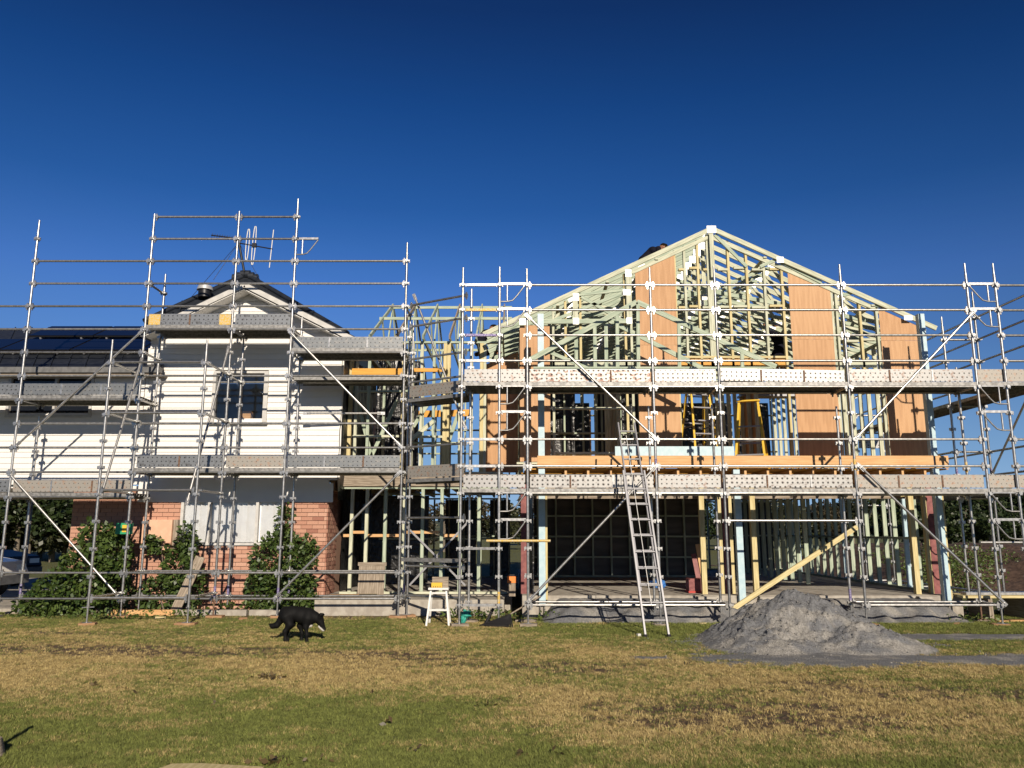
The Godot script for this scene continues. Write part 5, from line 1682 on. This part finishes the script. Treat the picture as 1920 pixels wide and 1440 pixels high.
	var ds = thing("plywood_offcut", "dark weathered plywood sheet leaning behind the low scaffold rails", "board", Vector3(-2.95, 0.32, -17.25))
	put(ds, "sheet", bm(Vector3(0.55, 0.62, 0.015)), M.board_grey, Transform3D(Basis(Vector3.RIGHT, -0.2), Vector3(0, 0.31, 0)))
	put(ds, "top_rail", bm(Vector3(0.6, 0.07, 0.04)), M.board_grey, T(Vector3(0, 0.64, -0.06)))
	var k0 = 0
	for q in [[-3.45, 0.34, -17.0, 0.6, M.lvl], [-3.05, 0.342, -17.1, 0.5, M.pine_yellow]]:
		var t = put(self, "timber_offcut", bm(Vector3(q[3], 0.045, 0.09)), q[4], Transform3D(Basis(Vector3.UP, 0.05), Vector3(q[0], q[1], q[2])))
		tag(t, ["orange timber offcut lying on the slab edge by the brick corner", "pale timber offcut lying behind the orange one on the slab edge"][k0], "offcut")
		k0 += 1
	# ledge of the slab those offcuts rest on
	struct("slab_step", bm(Vector3(3.75, 0.31, 0.95)), M.concrete, T(Vector3(-2.03, 0.155, -16.82)))
	for q in [[-7.35, 1.3, "long"], [-5.9, 1.3, "middle"], [-4.75, 0.9, "short"]]:
		var g = put(self, "garden_edging", bm(Vector3(q[1], 0.11, 0.12)), M.concrete if q[2] != "long" else M.lvl, T(Vector3(q[0], 0.055, -16.42)))
		tag(g, {"long": "reddish timber garden edging below the spreading bush", "middle": "concrete garden edging below the tall bush and plank", "short": "concrete garden edging below the round bush"}[q[2]], "edging")
	var lp = thing("leaning_plank", "grey weathered plank leaning into the tall bush", "plank", Vector3(-6.72, 0, -16.5))
	bar(lp, "plank", Vector3(0, 0.02, 0.05), Vector3(0.28, 1.12, -0.42), 0.19, 0.03, M.board_grey)
	var sg = thing("green_sign", "green plastic sign with a yellow square above the spreading bush", "sign", P(233, 991, 16.3))
	box(sg, "board", Vector3(0, 0, 0), Vector3(0.34, 0.22, 0.02), M.green)
	box(sg, "square", Vector3(0.03, 0, 0.013), Vector3(0.13, 0.14, 0.006), M.yellow)
	# --- inside the garage
	var cr = thing("tool_chest", "dark red tool chest on the garage slab edge", "chest", Vector3(3.72, 0.42, -16.75))
	box(cr, "chest", Vector3(0, 0.15, 0), Vector3(0.3, 0.26, 0.3), M.maroon)
	box(cr, "skirt", Vector3(0, 0.02, 0), Vector3(0.34, 0.04, 0.34), M.red)
	var bg = thing("blue_bag", "shiny blue bag on the garage floor", "bag", Vector3(3.2, 0.42, -18.0))
	put(bg, "bag", blob_mesh(Vector3(0.16, 0.09, 0.1), 0.04, 8), M.blue, T(Vector3(0, 0.09, 0)))
	for q in [[4.12, 0.02, 0.95, "tall orange timber leaning on the tool chest in the garage"], [4.02, -0.1, 0.75, "short red timber leaning on the tool chest in the garage"]]:
		var t = thing("leaning_timber", q[3], "timber", Vector3(q[0] - 0.1, 0.42, -17.2))
		bar(t, "board", Vector3(0, 0.0, 0.1), Vector3(-0.08, q[2], -0.1), 0.1, 0.03, M.lvl if q[1] > 0 else M.maroon)
	var oc = thing("orange_toolbox", "orange toolbox hung behind the scaffold by the red post", "toolbox", Vector3(0.0, 0.335, -16.9))
	box(oc, "box", Vector3(0, 0.33, 0), Vector3(0.2, 0.13, 0.12), M.orange)
	box(oc, "handle", Vector3(0, 0.42, 0), Vector3(0.1, 0.02, 0.03), M.black)
	box(oc, "stand", Vector3(0, 0.13, 0), Vector3(0.16, 0.26, 0.1), M.board_grey)
	# --- boards on trestles by the side scaffold
	var tr = thing("board_stack", "stack of pale boards on low bearers beside the side scaffold", "boards", Vector3(9.6, 0, -15.9))
	for k in 3:
		box(tr, "bearer", Vector3(-0.6 + 0.7 * k, 0.2, 0), Vector3(0.09, 0.4, 0.7), M.board_grey)
	for k in 3:
		box(tr, "board", Vector3(0.05 * k, 0.425, 0.25 - 0.24 * k), Vector3(2.2, 0.045, 0.2), M.pine_yellow)
	box(tr, "board", Vector3(0.0, 0.475, 0.1), Vector3(1.9, 0.045, 0.2), M.galv1)
	var k1 = 0
	for q in [[9.6, -15.3, 1.6], [10.6, -16.2, 1.2], [8.9, -16.5, 0.9]]:
		var t = put(self, "ground_plank", bm(Vector3(q[2], 0.045, 0.2)), M.lvl, Transform3D(Basis(Vector3.UP, 0.2 - 0.15 * k1), Vector3(q[0], 0.023, q[1])))
		tag(t, ["long plank lying on the grass before the board stack", "plank lying on the grass right beside the board stack", "short plank lying on the grass by the red steel post"][k1], "plank")
		k1 += 1
	# --- short ends of timber dropped about the scaffold feet
	for q in [[640, 1152, 0.22, 0.4], [905, 1148, 0.16, 1.1], [1130, 1166, 0.2, -0.5], [1318, 1172, 0.14, 0.8], [1545, 1160, 0.24, 0.2], [1690, 1158, 0.3, -0.3], [1795, 1172, 0.2, 0.9], [300, 1160, 0.2, -0.2], [455, 1162, 0.15, 0.6]]:
		var oc2 = put(self, "timber_offcut", bm(Vector3(q[2], 0.04, 0.07)), M.sole if int(q[0]) % 2 else M.pine_yellow, Transform3D(Basis(Vector3.UP, q[3]), G(q[0], q[1]) + Vector3(0, 0.02, 0)))
		tag(oc2, "short sawn timber end dropped on the ground by the scaffold feet", "offcut", "sawn ends about the scaffold feet")
	# --- on the lawn
	var fp = thing("pale_board", "pale bare timber board end lying on the near lawn", "board", G(390, 1452))
	put(fp, "board", slab_poly([Vector2(-0.36, -0.1), Vector2(0.42, -0.16), Vector2(0.38, 0.0), Vector2(-0.08, 0.085), Vector2(-0.28, 0.075)], 0.0, 0.045), M.pine_yellow, Transform3D(Basis(Vector3.RIGHT, -PI / 2), Vector3(0, 0.05, 0)))
	var wb = put(self, "foam_scrap", bm(Vector3(0.06, 0.04, 0.05)), M.white_paint, Transform3D(Basis(Vector3.UP, 0.4), G(1198, 1193) + Vector3(0, 0.02, 0)))
	tag(wb, "small white foam scrap by the ladder foot", "scrap")
	var sk = thing("garden_stake", "brown timber stump with a thin stake at the lawn edge", "stake", Vector3(-3.9, 0, -6.32))
	put(sk, "stump", cm(0.13, 0.12, 9, 0.1), M.board_grey, T(Vector3(0, 0.07, 0)))
	tube(sk, "stake", Vector3(0.0, 0.1, 0), Vector3(0.03, 0.42, -0.02), 0.022, M.board_grey, 8)
	var dl = ["clump of dry leaves on the straw coloured lawn", "dark leaf litter beside the pale board end"]
	for q in [[502, 1275, 0.16, 0], [535, 1436, 0.35, 1]]:
		var g = G(q[0], q[1])
		var cl = put(self, "leaf_clump", leaf_mesh([[Vector3(0, 0.025, 0), Vector3(q[2], 0.035, 0.07)]], 46, 0.06, Color(0.04, 0.028, 0.014), Color(0.17, 0.12, 0.05), 300 + int(q[0]), 0.05), M.leaf, T(g))
		tag(cl, dl[q[3]], "leaves")
	var spots = [[320, 1276], [410, 1322], [1440, 1300], [380, 1269], [980, 1418], [726, 1362], [700, 1302], [265, 1302], [182, 1287], [900, 1328], [920, 1327], [1040, 1420], [780, 1410], [1290, 1250], [1165, 1170]]
	for q in spots:
		var cl = put(self, "fallen_leaf", leaf_mesh([[Vector3(0, 0.02, 0), Vector3(0.05, 0.02, 0.04)]], 5, 0.055, Color(0.03, 0.025, 0.012), Color(0.13, 0.09, 0.04), 400 + int(q[0]), 0.05), M.leaf, T(G(q[0], q[1])))
		tag(cl, "small dead leaves lying on the lawn", "leaves", "dead leaves on the lawn")
	# --- cars under and beyond the carport
	car(Vector3(-14.0, 0.07, -19.2), 0.0, "white car with its bonnet showing below the carport", M.car_white)
	car(Vector3(-16.2, 0.07, -23.8), -0.2, "black car parked behind the white car", M.car_dark)

func blob_mesh(r: Vector3, amp, sd, seg = 20, rings = 12) -> ArrayMesh:
	var s := SphereMesh.new()
	s.radius = 1.0
	s.height = 2.0
	s.radial_segments = seg
	s.rings = rings
	var n := FastNoiseLite.new()
	n.seed = sd
	n.frequency = 1.1
	var st := SurfaceTool.new()
	st.create_from(s, 0)
	var a = st.commit_to_arrays()
	var vs: PackedVector3Array = a[Mesh.ARRAY_VERTEX]
	for i in vs.size():
		var k = 1.0 + n.get_noise_3dv(vs[i] * 1.5) * 0.9
		vs[i] = Vector3(vs[i].x * r.x, vs[i].y * r.y, vs[i].z * r.z) * k
	a[Mesh.ARRAY_VERTEX] = vs
	a[Mesh.ARRAY_TANGENT] = null
	var m := ArrayMesh.new()
	m.add_surface_from_arrays(Mesh.PRIMITIVE_TRIANGLES, a)
	var s2 := SurfaceTool.new()
	s2.create_from(m, 0)
	s2.generate_normals()
	return s2.commit()

# ---------------------------------------------------------------- bodies: tapered bones joined with a smooth minimum, meshed as surface nets
func body_mesh(bones, cell, k) -> ArrayMesh:
	var lo = Vector3(1e9, 1e9, 1e9)
	var hi = -lo
	for b in bones:
		var r = maxf(b[2], b[3]) + cell * 3.0
		for p in [b[0], b[1]]:
			lo = lo.min(p - Vector3(r, r, r))
			hi = hi.max(p + Vector3(r, r, r))
	var n = Vector3i(((hi - lo) / cell).ceil()) + Vector3i.ONE
	var f := PackedFloat32Array()
	f.resize(n.x * n.y * n.z)
	f.fill(1.0)
	for b in bones:
		var a: Vector3 = b[0]
		var ba: Vector3 = b[1] - a
		var q = maxf(ba.length_squared(), 1e-9)
		var m = maxf(b[2], b[3]) + k + cell * 2.0
		var i0 = Vector3i(((a.min(b[1]) - Vector3(m, m, m) - lo) / cell).floor()).clamp(Vector3i.ZERO, n - Vector3i.ONE)
		var i1 = Vector3i(((a.max(b[1]) + Vector3(m, m, m) - lo) / cell).ceil()).clamp(Vector3i.ZERO, n - Vector3i.ONE)
		for z in range(i0.z, i1.z + 1):
			for y in range(i0.y, i1.y + 1):
				var base = (z * n.y + y) * n.x
				for x in range(i0.x, i1.x + 1):
					var pa = lo + Vector3(x, y, z) * cell - a
					var t = clampf(pa.dot(ba) / q, 0.0, 1.0)
					var d = (pa - ba * t).length() - lerpf(b[2], b[3], t)
					var g = f[base + x]
					var hh = maxf(k - absf(d - g), 0.0) / k
					f[base + x] = minf(d, g) - hh * hh * k * 0.25
	var vs := PackedVector3Array()
	var ns := PackedVector3Array()
	var co := PackedColorArray()
	var ix := PackedInt32Array()
	var id := {}
	var sx = 1
	var sy = n.x
	var sz = n.x * n.y
	var corners = [0, sx, sy, sx + sy, sz, sx + sz, sy + sz, sx + sy + sz]
	var edges = [[0, 1], [2, 3], [4, 5], [6, 7], [0, 2], [1, 3], [4, 6], [5, 7], [0, 4], [1, 5], [2, 6], [3, 7]]
	for z in n.z - 1:
		for y in n.y - 1:
			for x in n.x - 1:
				var b0 = (z * n.y + y) * n.x + x
				var s = 0
				for c in 8:
					if f[b0 + corners[c]] < 0.0:
						s += 1
				if s == 0 or s == 8:
					continue
				var p = Vector3.ZERO
				var cnt = 0
				for e in edges:
					var v0 = f[b0 + corners[e[0]]]
					var v1 = f[b0 + corners[e[1]]]
					if (v0 < 0.0) == (v1 < 0.0):
						continue
					var t = v0 / (v0 - v1)
					var c0 = Vector3(e[0] & 1, (e[0] >> 1) & 1, (e[0] >> 2) & 1)
					var c1 = Vector3(e[1] & 1, (e[1] >> 1) & 1, (e[1] >> 2) & 1)
					p += c0.lerp(c1, t)
					cnt += 1
				id[b0] = vs.size()
				var w = lo + (Vector3(x, y, z) + p / cnt) * cell
				vs.append(w)
				ns.append(Vector3(f[b0 + 1] - f[b0] + f[b0 + 7 * 0 + sx + sy] - f[b0 + sy], f[b0 + sy] - f[b0] + f[b0 + sx + sy] - f[b0 + sx], f[b0 + sz] - f[b0] + f[b0 + sx + sz] - f[b0 + sx]).normalized())
				var best = 1e9
				var bc = Color(0.01, 0.01, 0.01)
				for b in bones:
					var pa = w - b[0]
					var ba: Vector3 = b[1] - b[0]
					var t = clampf(pa.dot(ba) / maxf(ba.length_squared(), 1e-9), 0, 1)
					var d = (pa - ba * t).length() - lerpf(b[2], b[3], t)
					if d < best:
						best = d
						bc = b[4]
				co.append(bc)
	for z in range(1, n.z - 1):
		for y in range(1, n.y - 1):
			for x in range(1, n.x - 1):
				var b0 = (z * n.y + y) * n.x + x
				var in0 = f[b0] < 0.0
				for ax in 3:
					var st = [sx, sy, sz][ax]
					if in0 == (f[b0 + st] < 0.0):
						continue
					var u = [sy, sz, sx][ax]
					var v = [sz, sx, sy][ax]
					var q = [b0 - u - v, b0 - v, b0, b0 - u]
					if not (id.has(q[0]) and id.has(q[1]) and id.has(q[2]) and id.has(q[3])):
						continue
					var o = [0, 2, 1, 0, 3, 2] if in0 else [0, 1, 2, 0, 2, 3]
					for j in o:
						ix.append(id[q[j]])
	return arr(vs, ns, null, ix, co)

func chain(out, pts, col):   # [[pos, radius], ...]
	for i in pts.size() - 1:
		out.append([pts[i][0], pts[i + 1][0], pts[i][1], pts[i + 1][1], col])

func hand(out, wrist: Vector3, dir: Vector3, skin):
	var d = dir.normalized()
	var s = d.cross(Vector3(0.3, 0.2, 1)).normalized()
	chain(out, [[wrist, 0.026], [wrist + d * 0.07, 0.032]], skin)
	for k in 4:
		var b = wrist + d * 0.08 + s * (k - 1.5) * 0.021
		var L = [0.06, 0.075, 0.07, 0.055][k]
		chain(out, [[b, 0.010], [b + d * L * 0.55, 0.009], [b + d * L * 0.9 + s.cross(d) * L * 0.45, 0.008]], skin)
	chain(out, [[wrist + d * 0.03 + s * 0.03, 0.012], [wrist + d * 0.06 + s * 0.062, 0.010], [wrist + d * 0.09 + s * 0.06, 0.009]], skin)

func person(label, j, shirt, trousers, skin, hair):
	var at: Vector3 = j.pelvis
	at.y = minf(j.foot_l.y, j.foot_r.y)
	var t = thing("person", label, "person", at)
	var b = []
	var o = -at
	var pel = j.pelvis + o
	var ch = j.chest + o
	var nk = j.neck + o
	var hd = j.head + o
	var side: Vector3 = j.side
	chain(b, [[pel, 0.135], [pel.lerp(ch, 0.5), 0.125], [ch, 0.14]], shirt)
	chain(b, [[ch - side * 0.1, 0.1], [ch + side * 0.1, 0.1]], shirt)
	chain(b, [[ch.lerp(nk, 0.6) - side * 0.15, 0.07], [ch.lerp(nk, 0.6) + side * 0.15, 0.07]], shirt)
	chain(b, [[nk - (hd - nk) * 0.3, 0.055], [nk.lerp(hd, 0.5), 0.05]], skin)
	var fw: Vector3 = j.face.normalized()
	var upv = (hd - nk).normalized()
	chain(b, [[hd - fw * 0.02, 0.082], [hd + fw * 0.02 - upv * 0.05, 0.066]], skin)
	chain(b, [[hd + fw * 0.085 - upv * 0.01, 0.012], [hd + fw * 0.10 - upv * 0.035, 0.016]], skin)
	chain(b, [[hd - fw * 0.035 + upv * 0.035, 0.086], [hd - fw * 0.01 + upv * 0.05, 0.078]], hair)
	for s in [-1.0, 1.0]:
		chain(b, [[hd + side * s * 0.08, 0.016], [hd + side * s * 0.085 - upv * 0.03, 0.012]], skin)
		var el = (j.elbow_l if s < 0 else j.elbow_r) + o
		var wr = (j.hand_l if s < 0 else j.hand_r) + o
		chain(b, [[ch.lerp(nk, 0.6) + side * s * 0.18, 0.062], [el, 0.044]], shirt)
		chain(b, [[el, 0.042], [wr, 0.028]], skin)
		hand(b, wr, wr - el, skin)
		var kn = (j.knee_l if s < 0 else j.knee_r) + o
		var ft = (j.foot_l if s < 0 else j.foot_r) + o + Vector3(0, 0.06, 0)
		chain(b, [[pel + side * s * 0.09, 0.098], [kn, 0.062], [ft, 0.045]], trousers)
		chain(b, [[ft + Vector3(0, -0.025, 0), 0.042], [ft + Vector3(fw.x, 0, fw.z).normalized() * 0.16 + Vector3(0, -0.03, 0), 0.034]], Color(0.05, 0.035, 0.02))
	put(t, "body", body_mesh(b, 0.017, 0.03), M.vertex)
	return t

func build_figures():
	# --- black dog walking to the right, nose low
	var D0 = 12.62
	var base = G(556, 1204)
	var dog = thing("dog", "black dog with white muzzle walking across the lawn, head low", "dog", base)
	var bl = Color(0.005, 0.005, 0.0052)
	var wh = Color(0.55, 0.52, 0.48)
	var b = []
	var q = func(px, py, z): return P(px, py, D0 + z) - base
	chain(b, [[q.call(537, 1151, 0), 0.112], [q.call(549, 1150, 0), 0.098], [q.call(564, 1154, 0), 0.108], [q.call(578, 1158, 0), 0.122]], bl)
	chain(b, [[q.call(546, 1146, 0), 0.07], [q.call(578, 1150, 0), 0.08]], bl)
	chain(b, [[q.call(580, 1154, 0), 0.105], [q.call(590, 1157, 0), 0.074], [q.call(598, 1161, 0), 0.058]], bl)
	chain(b, [[q.call(599, 1161.5, 0), 0.06], [q.call(601.5, 1167, 0), 0.044], [q.call(604, 1172.5, 0), 0.031], [q.call(607.5, 1179, 0), 0.022]], bl)
	chain(b, [[q.call(608, 1179, 0), 0.015], [q.call(609, 1179.6, 0), 0.013]], bl)
	chain(b, [[q.call(598.5, 1175.5, -0.012), 0.015], [q.call(605.5, 1182, -0.012), 0.014]], wh)
	chain(b, [[q.call(577.5, 1174, -0.03), 0.035], [q.call(582, 1173, -0.03), 0.03]], wh)
	for z in [-0.055, 0.05]:
		chain(b, [[q.call(599.5, 1157, z), 0.024], [q.call(603 + z * 30, 1152.5, z * 1.2), 0.019], [q.call(606.5 + z * 30, 1152.5, z * 1.35), 0.007]], bl)
	chain(b, [[q.call(531, 1150, 0), 0.05], [q.call(526, 1163, 0), 0.046], [q.call(519, 1172, 0), 0.042], [q.call(511, 1174, 0), 0.032], [q.call(505, 1170, 0), 0.012]], bl)
	chain(b, [[q.call(537, 1157, -0.06), 0.09], [q.call(543.5, 1171, -0.07), 0.05], [q.call(534, 1184, -0.08), 0.028], [q.call(535, 1198, -0.08), 0.026]], bl)
	chain(b, [[q.call(535, 1200, -0.08), 0.026], [q.call(540, 1203, -0.08), 0.02]], bl)
	chain(b, [[q.call(540, 1159, 0.06), 0.08], [q.call(548, 1170, 0.07), 0.046], [q.call(539.5, 1181, 0.08), 0.027], [q.call(536, 1195, 0.08), 0.025]], bl)
	chain(b, [[q.call(536, 1196, 0.08), 0.025], [q.call(541, 1199, 0.08), 0.02]], bl)
	chain(b, [[q.call(577, 1160, -0.06), 0.072], [q.call(573, 1175, -0.07), 0.037], [q.call(575.5, 1190, -0.075), 0.025], [q.call(575, 1202, -0.075), 0.022]], bl)
	chain(b, [[q.call(575, 1204, -0.075), 0.023], [q.call(579, 1206, -0.075), 0.018]], bl)
	chain(b, [[q.call(574, 1161, 0.05), 0.068], [q.call(562, 1173, 0.06), 0.037], [q.call(566.5, 1187, 0.07), 0.025], [q.call(565, 1198, 0.07), 0.021]], bl)
	chain(b, [[q.call(565, 1199.5, 0.07), 0.022], [q.call(569, 1201.5, 0.07), 0.018]], bl)
	var dm = put(dog, "body", body_mesh(b, 0.011, 0.035), M.coat)
	# --- carpenters
	var nv = Color(0.012, 0.013, 0.02)
	var sk = Color(0.34, 0.17, 0.11)
	var hr = Color(0.012, 0.009, 0.007)
	var X = Vector3.BACK
	var d = 18.5
	person("person in dark clothes crouching on the roof trusses behind the gable slope", {pelvis = P(1207, 489, d), chest = P(1224, 473, d), neck = P(1237, 470, d), head = P(1244, 465, d), side = X, face = Vector3(0.8, -0.5, 0.1),
		elbow_l = P(1236, 489, d + 0.2), hand_l = P(1248, 500, d + 0.2), elbow_r = P(1236, 489, d - 0.2), hand_r = P(1250, 498, d - 0.2),
		knee_l = P(1226, 505, d + 0.15), knee_r = P(1226, 505, d - 0.15), foot_l = P(1205, 521, d + 0.12), foot_r = P(1207, 520, d - 0.12)}, nv, nv, sk, hr)
	d = 19.0
	person("person with dark cap and shirt leaning over the link roof trusses", {pelvis = P(900, 640, d), chest = P(912, 628, d), neck = P(920, 623, d), head = P(925, 617, d), side = X, face = Vector3(0.7, -0.3, 0.6),
		elbow_l = P(917, 648, d + 0.2), hand_l = P(930, 657, d + 0.15), elbow_r = P(917, 648, d - 0.2), hand_r = P(930, 657, d - 0.15),
		knee_l = P(914, 662, d + 0.12), knee_r = P(914, 662, d - 0.12), foot_l = P(893, 668, d + 0.1), foot_r = P(893, 668, d - 0.1)}, nv, nv, sk, hr)
	d = 19.7
	person("person in dark work clothes standing among the roof trusses with raised arms", {pelvis = P(1461, 663, d), chest = P(1460, 633, d), neck = P(1457, 616, d), head = P(1452, 603, d), side = Vector3.RIGHT, face = Vector3(-0.6, 0.1, -0.8),
		elbow_l = P(1440, 628, d + 0.1), hand_l = P(1433, 608, d + 0.2), elbow_r = P(1478, 622, d + 0.1), hand_r = P(1474, 600, d + 0.15),
		knee_l = P(1455, 703, d), knee_r = P(1468, 703, d), foot_l = P(1455, 741, d), foot_r = P(1469, 741, d)}, nv, nv, sk, hr)
	var tp = thing("work_platform", "aluminium work platform on trestles under the standing carpenter", "platform", Vector3(P(1461, 741, d).x, 2.87, -d))
	var py = P(1461, 741, d).y - 2.87
	box(tp, "deck", Vector3(0, py - 0.03, 0), Vector3(2.0, 0.05, 0.4), M.alu)
	for s in [-0.85, 0.85]:
		for z in [-1.0, 1.0]:
			bar(tp, "leg", Vector3(s, 0, z * 0.45), Vector3(s, py - 0.06, z * 0.12), 0.04, 0.04, M.alu, Vector3.RIGHT)
		box(tp, "rail", Vector3(s, py * 0.5, 0), Vector3(0.03, 0.03, 0.5), M.alu)
